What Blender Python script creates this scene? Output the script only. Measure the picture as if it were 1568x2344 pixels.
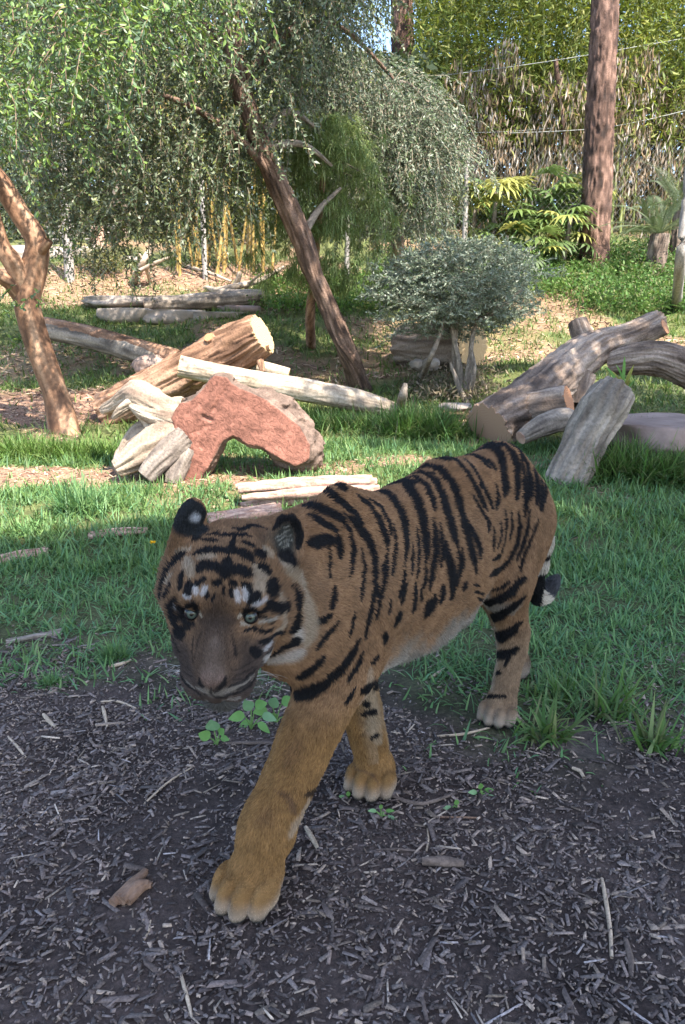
import bpy, bmesh, math, random
import numpy as np
from mathutils import Vector, Matrix, Quaternion
from mathutils.bvhtree import BVHTree
R = math.radians
scene = bpy.context.scene
for _o in list(bpy.data.objects): bpy.data.objects.remove(_o)
col = scene.collection

# ---------------------------------------------------------------- camera
CAM_H, PITCH, FPX = 1.10, R(13.0), 1692.0          # focal length in pixels of a 1568 x 2344 frame
cam_data = bpy.data.cameras.new('camera'); cam = bpy.data.objects.new('camera', cam_data); col.objects.link(cam)
cam.location = (0, 0, CAM_H); cam.rotation_euler = (R(90) - PITCH, 0, 0)
cam_data.sensor_fit = 'VERTICAL'; cam_data.sensor_height = 24.0
cam_data.lens = FPX / 2344.0 * 24.0
cam_data.clip_start = 0.02; cam_data.clip_end = 400
scene.camera = cam

# ---------------------------------------------------------------- sky, sun, exposure
SUN_EL, SUN_AZ = R(52), R(142)        # azimuth measured clockwise from +Y (the view direction): sun is behind the camera's right shoulder
world = bpy.data.worlds.new('World'); scene.world = world; world.use_nodes = True
_n = world.node_tree.nodes; _bg = _n['Background']
_sky = _n.new('ShaderNodeTexSky'); _sky.sky_type = 'NISHITA'; _sky.sun_disc = False
_sky.sun_elevation = SUN_EL; _sky.sun_rotation = SUN_AZ
world.node_tree.links.new(_sky.outputs[0], _bg.inputs[0]); _bg.inputs[1].default_value = 0.15
sun_data = bpy.data.lights.new('sun', 'SUN'); sun = bpy.data.objects.new('sun', sun_data); col.objects.link(sun)
sun_data.energy = 4.3; sun_data.angle = R(0.53); sun_data.color = (1.0, 0.93, 0.82)
_sd = Vector((math.sin(SUN_AZ) * math.cos(SUN_EL), math.cos(SUN_AZ) * math.cos(SUN_EL), math.sin(SUN_EL)))
sun.rotation_euler = _sd.to_track_quat('Z', 'Y').to_euler(); sun.location = (6, -4, 9)
scene.view_settings.view_transform = 'Standard'; scene.view_settings.look = 'None'
scene.view_settings.exposure = 2.0; scene.view_settings.gamma = 1.0; scene.view_settings.use_curve_mapping = False
scene.render.engine = 'CYCLES'
scene.cycles.max_bounces = 6; scene.cycles.diffuse_bounces = 4; scene.cycles.glossy_bounces = 2; scene.cycles.transmission_bounces = 4
scene.cycles.transparent_max_bounces = 8; scene.cycles.use_denoising = True
scene.cycles_curves.shape = 'RIBBONS'

# ---------------------------------------------------------------- helpers
SP, CP = math.sin(PITCH), math.cos(PITCH)
def ray(u, v):
    a, b = (u - 784) / FPX, (1172 - v) / FPX
    return Vector((a, CP + b * SP, -SP + b * CP))
def at(u, v, Y):                                    # the point at depth Y seen at (u, v)
    d = ray(u, v); return Vector((0, 0, CAM_H)) + d * (Y / d.y)
def depth_of(p): return p[1] * CP - (p[2] - CAM_H) * SP
def lin(h):
    h = h.lstrip('#'); c = [int(h[i:i + 2], 16) / 255 for i in (0, 2, 4)]
    return tuple((x / 12.92 if x <= .04045 else ((x + .055) / 1.055) ** 2.4) for x in c)
def smooth(e0, e1, x):
    t = np.clip((x - e0) / (e1 - e0), 0, 1); return t * t * (3 - 2 * t)
def vnoise(P, scale, seed=0):                       # cheap smooth value noise on an array of points, -1..1
    P = np.asarray(P, dtype=np.float64) * scale + seed * 17.31
    i = np.floor(P).astype(np.int64); f = P - i; f = f * f * (3 - 2 * f); out = np.zeros(len(P))
    for dx in (0, 1):
        for dy in (0, 1):
            for dz in (0, 1):
                h = (i[:, 0] + dx) * 374761393 + (i[:, 1] + dy) * 668265263 + (i[:, 2] + dz) * 2147483647 + seed * 974711
                h = (h ^ (h >> 13)) * 1274126177; h = h ^ (h >> 16)
                r = (h & 0xffff) / 65535.0
                w = (f[:, 0] if dx else 1 - f[:, 0]) * (f[:, 1] if dy else 1 - f[:, 1]) * (f[:, 2] if dz else 1 - f[:, 2])
                out += w * r
    return out * 2 - 1

def tag(o, label=None, cat=None, group=None, kind=None):
    if label: o['label'] = label
    if cat: o['category'] = cat
    if group: o['group'] = group
    if kind: o['kind'] = kind
    return o
def empty(name, loc, label=None, cat=None, group=None):
    o = bpy.data.objects.new(name, None); col.objects.link(o); o.location = loc; o.empty_display_size = .1
    return tag(o, label, cat, group)
def link_mesh(name, me, m=None, parent=None, smooth_=True):
    if m: me.materials.append(m)
    if smooth_: me.polygons.foreach_set('use_smooth', [True] * len(me.polygons))
    o = bpy.data.objects.new(name, me); col.objects.link(o)
    if parent:
        o.parent = parent; o.matrix_parent_inverse = Matrix.Translation(-Vector(parent.location))
    return o
def mesh_np(name, V, F, m=None, parent=None, colors=None, smooth_=True):
    """F: int array (n,3) or (n,4); colors: per-vertex rgb"""
    V = np.asarray(V, dtype=np.float32); F = np.asarray(F, dtype=np.int32)
    me = bpy.data.meshes.new(name); k = F.shape[1]
    me.vertices.add(len(V)); me.vertices.foreach_set('co', V.ravel())
    me.loops.add(F.size); me.loops.foreach_set('vertex_index', F.ravel())
    me.polygons.add(len(F)); me.polygons.foreach_set('loop_start', np.arange(0, F.size, k, dtype=np.int32))
    me.update(calc_edges=True); me.validate()
    if colors is not None:
        a = me.color_attributes.new('Col', 'FLOAT_COLOR', 'POINT')
        c = np.ones((len(V), 4), dtype=np.float32); c[:, :3] = colors; a.data.foreach_set('color', c.ravel())
    return link_mesh(name, me, m, parent, smooth_)

# ---------------------------------------------------------------- materials
MATS = {}
def new_mat(name):
    m = bpy.data.materials.new(name); m.use_nodes = True; MATS[name] = m
    nt = m.node_tree; return m, nt, nt.nodes['Principled BSDF']
def N(nt, t, **kw):
    n = nt.nodes.new(t)
    for k, v in kw.items():
        if k.startswith('i_'): n.inputs[k[2:].replace('_', ' ')].default_value = v
        else: setattr(n, k, v)
    return n
def ramp(nt, fac, stops):
    r = N(nt, 'ShaderNodeValToRGB'); e = r.color_ramp.elements
    while len(e) < len(stops): e.new(.5)
    for x, (p, c) in zip(e, stops): x.position = p; x.color = (*c, 1)
    nt.links.new(fac, r.inputs[0]); return r.outputs[0]
def noise_mat(name, stops, scale=8, detail=6, rough=.85, bump=.3, bscale=None, stretch=(1, 1, 1), coord='Object', spec=.3, bdist=.02, distortion=0):
    m, nt, b = new_mat(name)
    tc = N(nt, 'ShaderNodeTexCoord'); mp = N(nt, 'ShaderNodeMapping'); mp.inputs['Scale'].default_value = stretch
    nt.links.new(tc.outputs[coord], mp.inputs[0])
    nz = N(nt, 'ShaderNodeTexNoise'); nz.inputs['Scale'].default_value = scale; nz.inputs['Detail'].default_value = detail; nz.inputs['Roughness'].default_value = .65; nz.inputs['Distortion'].default_value = distortion
    nt.links.new(mp.outputs[0], nz.inputs['Vector'])
    nt.links.new(ramp(nt, nz.outputs[0], stops), b.inputs['Base Color'])
    b.inputs['Roughness'].default_value = rough; b.inputs['Specular IOR Level'].default_value = spec
    if bump:
        n2 = N(nt, 'ShaderNodeTexNoise'); n2.inputs['Scale'].default_value = bscale or scale * 3; n2.inputs['Detail'].default_value = 8
        nt.links.new(mp.outputs[0], n2.inputs['Vector'])
        bp = N(nt, 'ShaderNodeBump'); bp.inputs['Strength'].default_value = bump; bp.inputs['Distance'].default_value = bdist
        nt.links.new(n2.outputs[0], bp.inputs['Height']); nt.links.new(bp.outputs[0], b.inputs['Normal'])
    return m
def attr_mat(name, rough=.8, spec=.2, trans=0.0, sat=1.0):
    """vertex/curve colour attribute material, optionally leaf-like translucency"""
    m, nt, b = new_mat(name)
    a = N(nt, 'ShaderNodeAttribute', attribute_name='Col')
    nt.links.new(a.outputs['Color'], b.inputs['Base Color'])
    b.inputs['Roughness'].default_value = rough; b.inputs['Specular IOR Level'].default_value = spec
    if trans:
        t = N(nt, 'ShaderNodeBsdfTranslucent'); mx = N(nt, 'ShaderNodeMixShader'); mx.inputs[0].default_value = trans
        hs = N(nt, 'ShaderNodeHueSaturation'); hs.inputs['Hue'].default_value = .485; hs.inputs['Value'].default_value = 1.3; hs.inputs['Saturation'].default_value = 1.1
        nt.links.new(a.outputs['Color'], hs.inputs['Color']); nt.links.new(hs.outputs[0], t.inputs[0])
        out = nt.nodes['Material Output']
        nt.links.new(b.outputs[0], mx.inputs[1]); nt.links.new(t.outputs[0], mx.inputs[2]); nt.links.new(mx.outputs[0], out.inputs[0])
    return m
# ================================================================ the tiger
HM = Vector((0.522, 2.165, 0)); TF = Vector((-0.635, -0.772, 0)).normalized(); TL = Vector((-TF.y, TF.x, 0))
def T(f, l, u): return HM + TF * f + TL * l + Vector((0, 0, u))
EYE_MID = at(505, 1410, 1.15)
_yaw, _pit, _rol = R(-3), R(-40), R(-5)
HF = Vector((math.sin(_yaw) * math.cos(_pit), -math.cos(_yaw) * math.cos(_pit), math.sin(_pit)))
HL = Vector((math.cos(_yaw), math.sin(_yaw), 0))
HU = HF.cross(HL)
HL, HU = HL * math.cos(_rol) + HU * math.sin(_rol), HU * math.cos(_rol) - HL * math.sin(_rol)
def H(f, l, u): return EYE_MID + HF * f + HL * l + HU * u
PRIMS = []          # (type, data, k, flow, fur length)
def cone(a, b, ra, rb, k=.04, flow=None, fur=.012):
    PRIMS.append(('c', (np.array(a), np.array(b), ra, rb), k, np.array((flow or (b - a)).normalized() if flow or (b - a).length > 1e-6 else (0, 0, -1)), fur))
def ell(c, ax, r, k=.04, flow=Vector((0, 0, -1)), fur=.012, cut=False):
    PRIMS.append(('x' if cut else 'e', (np.array(c), np.array(Matrix(ax)), np.array(r)), k, np.array(flow.normalized()), fur))
TA = (TF, TL, Vector((0, 0, 1))); HA = (HF, HL, HU)
back = (-TF + Vector((0, 0, -.55)))
# torso
ell(T(.80, 0, .555), TA, (.22, .118, .205), .05, back)
ell(T(.54, 0, .565), TA, (.31, .135, .180), .05, back)
ell(T(.46, 0, .545), TA, (.25, .122, .160), .05, back, .02)
ell(T(.24, 0, .620), TA, (.24, .108, .130), .05, back)
ell(T(.12, 0, .645), TA, (.150, .100, .140), .05, back)
cone(T(.78, 0, .695), T(.42, 0, .738), .050, .060, .06, -TF)
cone(T(.42, 0, .738), T(.13, 0, .750), .060, .055, .06, -TF)
cone(T(.13, 0, .750), T(-.02, 0, .66), .055, .05, .06, -TF + Vector((0, 0, -.6)))
# belly fringe
ell(T(.56, .02, .42), TA, (.20, .06, .045), .06, Vector((0, 0, -1)) - TF * .5, .04)
# shoulder blades
def tilt(a): return (TF * math.cos(a) - Vector((0, 0, 1)) * math.sin(a), TL, Vector((0, 0, 1)) * math.cos(a) + TF * math.sin(a))
ell(T(.880, .048, .665), tilt(R(10)), (.105, .036, .160), .06, back)
cone(T(.90, .02, .715), H(-.125, 0, -.030), .050, .045, .06, back)
ell(T(.74, -.070, .640), tilt(R(-15)), (.080, .040, .135), .04, back)
# neck and chest
cone(H(-.10, 0, -.065), T(.95, .0, .605), .078, .108, .05, back)
cone(T(.95, .0, .605), T(.80, 0, .60), .108, .125, .05, back)
cone(H(-.09, 0, -.065), T(.97, .0, .53), .070, .10, .05, back)
cone(T(.78, 0, .715), H(-.115, 0, -.035), .05, .045, .06, back)
# near (left) fore leg, reaching forward
cone(T(.85, .042, .56), T(.87, .042, .43), .090, .066, .05, Vector((0, 0, -1)) - TF * .3)
ell(T(.92, .042, .52), TA, (.080, .060, .12), .05, Vector((0, 0, -1)) - TF * .4)
cone(T(.90, .042, .43), T(1.118, .013, .075), .062, .042, .04)
cone(T(.845, .044, .405), T(1.04, .022, .20), .040, .032, .04)
ell(T(1.085, .016, .135), TA, (.047, .045, .06), .04)
# far (right) fore leg, trailing
cone(T(.82, -.07, .52), T(.73, -.06, .36), .090, .062, .05)
cone(T(.73, -.06, .38), T(.655, -.035, .065), .055, .041, .04)
# near (left) hind leg
cone(T(.115, .050, .60), T(.195, .065, .46), .108, .080, .05, Vector((0, 0, -1)) - TF * .25)
ell(T(.075, .050, .55), TA, (.10, .060, .15), .08, Vector((0, 0, -1)) - TF * .25)
cone(T(.195, .066, .45), T(.105, .060, .265), .068, .041, .04)
cone(T(.105, .060, .265), T(.095, .058, .21), .041, .035, .03)
cone(T(.095, .058, .215), T(.135, .055, .07), .034, .037, .03)
# far (right) hind leg, pushing off
cone(T(.09, -.065, .60), T(.13, -.085, .44), .115, .078, .05, Vector((0, 0, -1)))
cone(T(.13, -.085, .44), T(-.05, -.065, .285), .070, .042, .04)
cone(T(-.05, -.065, .285), T(-.075, -.06, .23), .042, .038, .03)
cone(T(-.075, -.06, .235), T(-.15, -.05, .075), .036, .038, .03)
# paws: four toes each
def paw(c, yaw, s=1.0, lift=0.0):
    d = (TF * math.cos(yaw) + TL * math.sin(yaw)); l = Vector((-d.y, d.x, 0)); ax = (d, l, Vector((0, 0, 1)))
    ell(c + Vector((0, 0, .042 * s + lift)), ax, (.055 * s, .052 * s, .042 * s), .025, d + Vector((0, 0, -.4)), .014)
    for dl, df in ((-.046, .028), (-.0165, .048), (.0165, .048), (.046, .028)):
        q = c + d * (df * s) + l * (dl * s)
        ell(q + Vector((0, 0, .036 * s)), ax, (.036 * s, .0185 * s, .030 * s), .003, d + Vector((0, 0, -.7)), .006)
        ell(q + d * (.022 * s) + Vector((0, 0, .022 * s)), ax, (.021 * s, .0165 * s, .021 * s), .004, d + Vector((0, 0, -.9)), .005)
LFP, RFP, LHP, RHP = T(1.115, .012, 0), T(.66, -.030, 0), T(.15, .055, 0), T(-.165, -.05, 0)
paw(LFP, R(8), 1.08); paw(RFP, R(20), 1.0); paw(LHP, R(12), .90); paw(RHP, R(0), .88)
# head
ell(H(-.100, 0, -.016), HA, (.090, .080, .060), .03, -HF)
ell(H(-.058, 0, .006), HA, (.060, .062, .040), .03, -HF + HU * .2)
ell(H(.020, 0, -.048), HA, (.062, .050, .046), .03, -HF, .008)
for s in (1, -1):
    ell(H(-.062, s * .058, -.040), HA, (.062, .046, .060), .03, -HF + HL * s * .6 - HU * .3, .022)
    ell(H(-.095, s * .078 - .004, -.068), HA, (.040, .036, .065), .03, -HF * .5 + HL * s * .6 - HU * .8, .040 if s > 0 else .026)
    ell(H(-.005, s * .046, -.072), HA, (.062, .036, .050), .03, -HF + HL * s * .5 - HU * .3, .014)
    ell(H(-.022, s * .044, .020), HA, (.022, .022, .010), .015, -HF + HU * .6, .009)
    ell(H(.070, s * .026, -.084), HA, (.038, .033, .031), .015, -HF + HL * s * .5 - HU * .5, .010)
    ell(H(.014, s * .050, -.002), HA, (.022, .018, .011), .008, -HF, .004, cut=True)
cone(H(-.02, 0, -.012), H(.092, 0, -.044), .031, .029, .025, -HF, .007)
ell(H(.056, 0, -.066), HA, (.048, .050, .038), .02, -HF, .008)
ell(H(.110, 0, -.060), HA, (.016, .026, .019), .006, -HF, .001)
cone(H(-.05, 0, -.105), H(.058, 0, -.140), .046, .026, .025, -HF - HU * .4, .016)
ell(H(.066, 0, -.150), HA, (.026, .028, .022), .015, -HF - HU, .022)
for s in (1, -1):
    ell(H(.122, s * .013, -.062), HA, (.008, .007, .006), .004, -HF, .001, cut=True)
ell(H(.10, 0, -.120), HA, (.06, .05, .005), .006, -HF, .004, cut=True)
# ears: shallow cups. right ear (seen from its back) and left ear (seen from inside)
EAR_R, EAR_L = at(434, 1203, 1.245), at(653, 1238, 1.225)
def ear(c, face, up, w, h):
    face = face.normalized(); side = up.cross(face).normalized(); up = face.cross(side)
    ax = (face, side, up)
    ell(c, ax, (.016, w, h), .010, up, .007)
    ell(c - up * h * .75 - face * .008, ax, (.028, w * .95, h * .55), .03, up, .012)
    ell(c + face * .019 - up * .004, ax, (.018, w * .80, h * .82), .006, up, .02, cut=True)
ear(EAR_R, Vector((-.75, .45, .25)), (HU * .55 + Vector((-.02, .25, .9))), .036, .050)
ear(EAR_L, Vector((.30, -.95, .1)), (HU * .5 + Vector((.25, .2, .8))), .032, .050)
# tail
TAILP = [T(-.03, .0, .66), T(-.105, .01, .57), at(1243, 1240, 2.27), at(1234, 1295, 2.29), at(1224, 1340, 2.31), at(1232, 1366, 2.32), at(1250, 1361, 2.33), at(1262, 1340, 2.34), at(1270, 1326, 2.345)]
_r = [.045, .034, .027, .023, .022, .021, .020, .018, .013]
for i in range(len(TAILP) - 1): cone(TAILP[i], TAILP[i + 1], _r[i], _r[i + 1], .02, None, .016)

def prim_d(p, P):
    if p[0] == 'c':
        a, b, ra, rb = p[1]; ba = b - a; L2 = ba @ ba
        t = np.clip(((P - a) @ ba) / L2, 0, 1)
        return np.linalg.norm(P - a - t[..., None] * ba, axis=-1) - (ra + (rb - ra) * t)
    c, ax, r = p[1]; q = (P - c) @ ax.T
    k0 = np.linalg.norm(q / r, axis=-1); k1 = np.linalg.norm(q / (r * r), axis=-1)
    return k0 * (k0 - 1) / np.maximum(k1, 1e-6)
def prim_box(p, m):
    if p[0] == 'c':
        a, b, ra, rb = p[1]; return np.minimum(a - ra, b - rb) - m, np.maximum(a + ra, b + rb) + m
    c, ax, r = p[1]; e = np.sqrt(((ax.T * r) ** 2).sum(1)); return c - e - m, c + e + m
def build_sdf(vox):
    lo = np.min([prim_box(p, .03)[0] for p in PRIMS], axis=0); hi = np.max([prim_box(p, .03)[1] for p in PRIMS], axis=0)
    n = np.ceil((hi - lo) / vox).astype(int) + 1
    D = np.full(n, .2, dtype=np.float32)
    for p in PRIMS:
        k = p[2]; b0, b1 = prim_box(p, k + 3 * vox)
        i0 = np.clip(np.floor((b0 - lo) / vox).astype(int), 0, n); i1 = np.clip(np.ceil((b1 - lo) / vox).astype(int) + 1, 0, n)
        sl = tuple(slice(a, b) for a, b in zip(i0, i1))
        g = np.stack(np.meshgrid(*[lo[j] + np.arange(i0[j], i1[j]) * vox for j in range(3)], indexing='ij'), -1)
        d = prim_d(p, g); o = D[sl]
        if p[0] == 'x':
            h = np.maximum(k - np.abs(o + d), 0) / k; D[sl] = np.maximum(o, -d) + h * h * k * .25
        else:
            h = np.maximum(k - np.abs(o - d), 0) / k; D[sl] = np.minimum(o, d) - h * h * k * .25
    gz = lo[2] + np.arange(n[2]) * vox
    D = np.maximum(D, (.002 - gz)[None, None, :].astype(np.float32))       # soles rest on the ground
    return D, lo
def surface_nets(D, lo, vox):
    S = D < 0
    c = [(i, j, k) for i in (0, 1) for j in (0, 1) for k in (0, 1)]
    sh = [s - 1 for s in D.shape]
    cnt = np.zeros(sh, np.uint8)
    for i, j, k in c: cnt += S[i:i + sh[0], j:j + sh[1], k:k + sh[2]]
    act = (cnt > 0) & (cnt < 8); idx = np.argwhere(act); ids = np.full(sh, -1, np.int32); ids[act] = np.arange(len(idx))
    pos = np.zeros((len(idx), 3)); num = np.zeros(len(idx))
    for a in c:
        for ax in range(3):
            if a[ax]: continue
            b = list(a); b[ax] = 1
            da = D[idx[:, 0] + a[0], idx[:, 1] + a[1], idx[:, 2] + a[2]]; db = D[idx[:, 0] + b[0], idx[:, 1] + b[1], idx[:, 2] + b[2]]
            m = (da < 0) != (db < 0); t = np.where(m, da / np.where(m, da - db, 1), 0)
            q = np.tile(np.array(a, float), (len(idx), 1)); q[:, ax] += t
            pos[m] += q[m]; num[m] += 1
    V = lo + (idx + pos / num[:, None]) * vox
    quads = []
    for ax in range(3):
        o1, o2 = [(1, 2), (2, 0), (0, 1)][ax]
        sa = [slice(1, -1)] * 3; sb = [slice(1, -1)] * 3; sa[ax] = slice(0, -1); sb[ax] = slice(1, None)
        A, B = S[tuple(sa)], S[tuple(sb)]
        e = np.argwhere(A != B); off = np.array([1, 1, 1]); off[ax] = 0; fl = A[e[:, 0], e[:, 1], e[:, 2]]; e = e + off
        def g(d1, d2):
            q = e.copy(); q[:, o1] -= d1; q[:, o2] -= d2; return ids[q[:, 0], q[:, 1], q[:, 2]]
        Q = np.stack([g(1, 1), g(0, 1), g(0, 0), g(1, 0)], 1); Q[~fl] = Q[~fl][:, ::-1]
        quads.append(Q)
    return V, np.concatenate(quads)
VOX = .0055
_D, _lo = build_sdf(VOX); TV, TQ = surface_nets(_D, _lo, VOX); del _D
# keep the tiger's largest connected piece only is not needed: every primitive overlaps
def vnormals(V, Q):
    n = np.cross(V[Q[:, 2]] - V[Q[:, 0]], V[Q[:, 3]] - V[Q[:, 1]]); out = np.zeros_like(V)
    for i in range(4): np.add.at(out, Q[:, i], n)
    return out / np.maximum(np.linalg.norm(out, axis=1, keepdims=True), 1e-9)
TN = vnormals(TV, TQ)
# ================================================================ terrain
_gy = np.array([-40, 0, 3, 5, 6.5, 8.5, 10.5, 12.5, 14, 15, 17, 25, 60, 200.]); _gz = np.array([0, 0, 0, .168, .279, .525, .99, 1.67, 2.19, 2.6, 3.25, 5.2, 9., 14.])
_fy = np.arange(-40, 200, .05); _fz = np.interp(_fy, _gy, _gz); _fz = np.convolve(np.pad(_fz, 12, mode='edge'), np.ones(25) / 25, 'valid')
def G(x, y):
    x = np.atleast_1d(np.asarray(x, float)); y = np.atleast_1d(np.asarray(y, float))
    z = np.interp(y, _fy, _fz); P = np.stack([x, y, np.zeros_like(x)], 1)
    amp = np.interp(y, [0, 2.6, 5, 12], [0.0, .0, .03, .12]); z = z + amp * (vnoise(P, .9, 31) + .5 * vnoise(P, 2.3, 32))
    return z + .006 * vnoise(P, 7, 33) * np.interp(y, [0, 3], [.6, 2]) - .004
def g1(x, y): return float(G(x, y)[0])
def gp(u, v):                                       # the point of the ground seen at (u, v)
    d = ray(u, v); t = np.arange(.8, 45, .04); X = d.x * t; Y = d.y * t; Z = CAM_H + d.z * t
    k = np.argmax(Z < G(X, Y)); return Vector((X[k], Y[k], float(G(X[k], Y[k])[0])))
def edge_y(x):                                      # where the mulch gives way to grass
    return np.interp(x, [-3, -.7, -.3, .1, .5, 1.0, 1.6, 3], [2.32, 2.28, 2.2, 2.0, 1.85, 1.76, 1.72, 1.75])
DIRTC = {}
def zones(x, y):
    P = np.stack([x, y, np.zeros_like(x)], 1)
    e = y - edge_y(x) + .22 * vnoise(P, 2.6, 41) + .14 * vnoise(P, 7, 42)
    grass = smooth(-.12, .55, e)
    dirt = np.zeros_like(x)
    for (u, v, rx, ry, s) in DIRT: 
        c = DIRTC[(u, v)] if (u, v) in DIRTC else DIRTC.setdefault((u, v), gp(u, v)); d = ((x - c.x) / rx) ** 2 + ((y - c.y) / ry) ** 2 + .5 * vnoise(P, 2.2, 43) + .3 * vnoise(P, 6, 44); dirt = np.maximum(dirt, s * smooth(1.15, .6, d))
    patch = smooth(.25, .6, vnoise(P, 1.1, 45) + .4 * vnoise(P, 3.3, 46)) * smooth(3.5, 6, y)
    return grass, np.maximum(dirt, patch * .7)
DIRT = [(60, 1085, 1.35, .30, 1), (330, 1105, .9, .18, .9), (100, 925, 1.9, .75, 1), (480, 1080, 1.2, .35, .8), (930, 1060, .75, .16, .8), (60, 830, 1.5, .8, .55), (180, 660, 3.2, 1.3, .75), (480, 625, 2.6, .8, .95),
        (1340, 1690, .14, .10, 1), (700, 850, 1.1, .6, .6), (900, 830, 1.2, .8, .6), (1100, 790, .9, .8, .4), (1080, 1320, .10, .12, .5), (860, 760, .8, .7, .6), (1250, 745, .9, .25, .6), (1220, 1055, .5, .2, .6)]
ys = np.concatenate([np.arange(-6, .6, .3), np.arange(.6, 3.2, .03), np.arange(3.2, 8, .06), np.arange(8, 20, .15), np.arange(20, 60, 1.0), np.arange(60, 200, 8.)])
xs = np.concatenate([np.arange(-80, -12, 4.), np.arange(-12, -3, .25), np.arange(-3, -1.2, .08), np.arange(-1.2, 1.5, .03), np.arange(1.5, 3.5, .08), np.arange(3.5, 12, .25), np.arange(12, 81, 4.)])
GX, GY = np.meshgrid(xs, ys); gx, gy = GX.ravel(), GY.ravel(); gz = G(gx, gy); gr, di = zones(gx, gy)
_P = np.stack([gx, gy, gz], 1); n1 = vnoise(_P, 5, 51)[:, None]; n2 = vnoise(_P, 17, 52)[:, None]
GC = np.array((.066, .050, .044)) * (1 + .35 * n1 + .3 * n2)
far = smooth(3.0, 5.0, gy)[:, None]
turf = np.array((.075, .085, .040)) * (1 - far) + np.array((.105, .120, .045)) * far
GC = GC * (1 - gr[:, None]) + turf * (1 + .25 * n1 + .25 * n2) * gr[:, None]
straw = np.array((.27, .165, .115)) * far + np.array((.105, .088, .078)) * (1 - far)
GC = GC * (1 - di[:, None]) + straw * (1 + .3 * n1 + .3 * n2) * di[:, None]
nx, ny = len(xs), len(ys); ii = np.arange((ny - 1) * (nx - 1)); r_, c_ = ii // (nx - 1), ii % (nx - 1); q = r_ * nx + c_
ground_mat, nt, b = new_mat('ground_soil'); a = N(nt, 'ShaderNodeAttribute', attribute_name='Col'); tc = N(nt, 'ShaderNodeTexCoord')
nz = N(nt, 'ShaderNodeTexNoise'); nz.inputs['Scale'].default_value = 60; nz.inputs['Detail'].default_value = 9; nz.inputs['Roughness'].default_value = .75; nt.links.new(tc.outputs['Object'], nz.inputs['Vector'])
mx = N(nt, 'ShaderNodeMixRGB', blend_type='MULTIPLY'); mx.inputs[0].default_value = 1
nt.links.new(a.outputs['Color'], mx.inputs[1]); nt.links.new(ramp(nt, nz.outputs[0], [(.25, (.35, .35, .36)), (.5, (.95, .92, .9)), (.72, (1.9, 1.8, 1.75))]), mx.inputs[2]); nt.links.new(mx.outputs[0], b.inputs['Base Color'])
bp = N(nt, 'ShaderNodeBump'); bp.inputs['Strength'].default_value = .7; bp.inputs['Distance'].default_value = .012; nt.links.new(nz.outputs[0], bp.inputs['Height']); nt.links.new(bp.outputs[0], b.inputs['Normal'])
b.inputs['Roughness'].default_value = .95; b.inputs['Specular IOR Level'].default_value = .15
ground = tag(mesh_np('ground', _P, np.stack([q, q + 1, q + nx + 1, q + nx], 1), ground_mat, None, GC), kind='structure')

# ================================================================ scattering small geometry
def inst(tV, tF, M, Tr, C):
    tV = np.asarray(tV, float); tF = np.asarray(tF, int); n = len(Tr); k = len(tV)
    V = (np.einsum('nij,kj->nki', M, tV) + Tr[:, None, :]).reshape(-1, 3)
    F = (tF[None] + (np.arange(n) * k)[:, None, None]).reshape(-1, tF.shape[1])
    return V, F, np.repeat(C, k, axis=0)
def merge(parts):
    V, F, C, o = [], [], [], 0
    for v, f, c in parts: V.append(v); F.append(f + o); C.append(c); o += len(v)
    return np.concatenate(V), np.concatenate(F), np.concatenate(C)
def frames(yaxis, zhint, sx, sy, sz):
    """n matrices whose local y runs along yaxis"""
    y = yaxis / np.maximum(np.linalg.norm(yaxis, axis=1, keepdims=True), 1e-9); x = np.cross(y, zhint); x /= np.maximum(np.linalg.norm(x, axis=1, keepdims=True), 1e-9); z = np.cross(x, y)
    return np.stack([x * np.reshape(sx, (-1, 1)), y * np.reshape(sy, (-1, 1)), z * np.reshape(sz, (-1, 1))], axis=2)
BLADE = {}
for bend in (.15, .45, .8, 1.2):
    v = [(-1, 0, 0), (1, 0, 0)]; ang = 0; p = [0, 0]; L = 1 / 3
    for k, w in ((1, .85), (2, .6), (3, .06)):
        ang += bend / 3; p = [p[0] + math.cos(ang * 1.3) * L, p[1] - math.sin(ang * 1.3) * L]; v += [(-w, p[0], p[1]), (w, p[0], p[1])]
    BLADE[bend] = (v, [(0, 1, 3, 2), (2, 3, 5, 4), (4, 5, 7, 6)])
LEAF = ([(0, 0, 0), (.5, .45, .10), (0, 1, 0), (-.5, .45, .10)], [(0, 1, 2, 3)])
LEAF2 = ([(0, 0, 0), (.38, .28, .08), (.42, .6, .06), (0, 1, -.06), (-.42, .6, .06), (-.38, .28, .08)], [(0, 1, 2, 3), (0, 3, 4, 5)])
def blades(x, y, rng, hmin, hmax, wid, cols, lean=.5, z=None):
    n = len(x); z = G(x, y) if z is None else z; az = rng.uniform(0, 2 * math.pi, n); ln = rng.uniform(.05, 1, n) * lean
    yv = np.stack([np.cos(az) * ln, np.sin(az) * ln, np.ones(n)], 1); zh = np.stack([-np.cos(az), -np.sin(az), np.full(n, .2)], 1) + rng.normal(0, .4, (n, 3))
    h = rng.uniform(hmin, hmax, n); w = wid * rng.uniform(.6, 1.4, n); Tr = np.stack([x, y, z - .004], 1)
    cols = np.asarray(cols); ci = rng.integers(0, len(cols), n); t = rng.random((n, 1)); C = cols[ci] * t + cols[rng.integers(0, len(cols), n)] * (1 - t); C = C * rng.uniform(.7, 1.3, (n, 1))
    parts = []; sel = rng.integers(0, 4, n)
    for k, bd in enumerate(BLADE):
        m = sel == k
        if m.any(): parts.append(inst(*BLADE[bd], frames(yv[m], zh[m], w[m], h[m], h[m]), Tr[m], C[m]))
    return merge(parts)
grass_mat = attr_mat('grass_blade', .55, .35, trans=.3)
leaf_mat = attr_mat('leaf', .45, .45, trans=.25)
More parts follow.
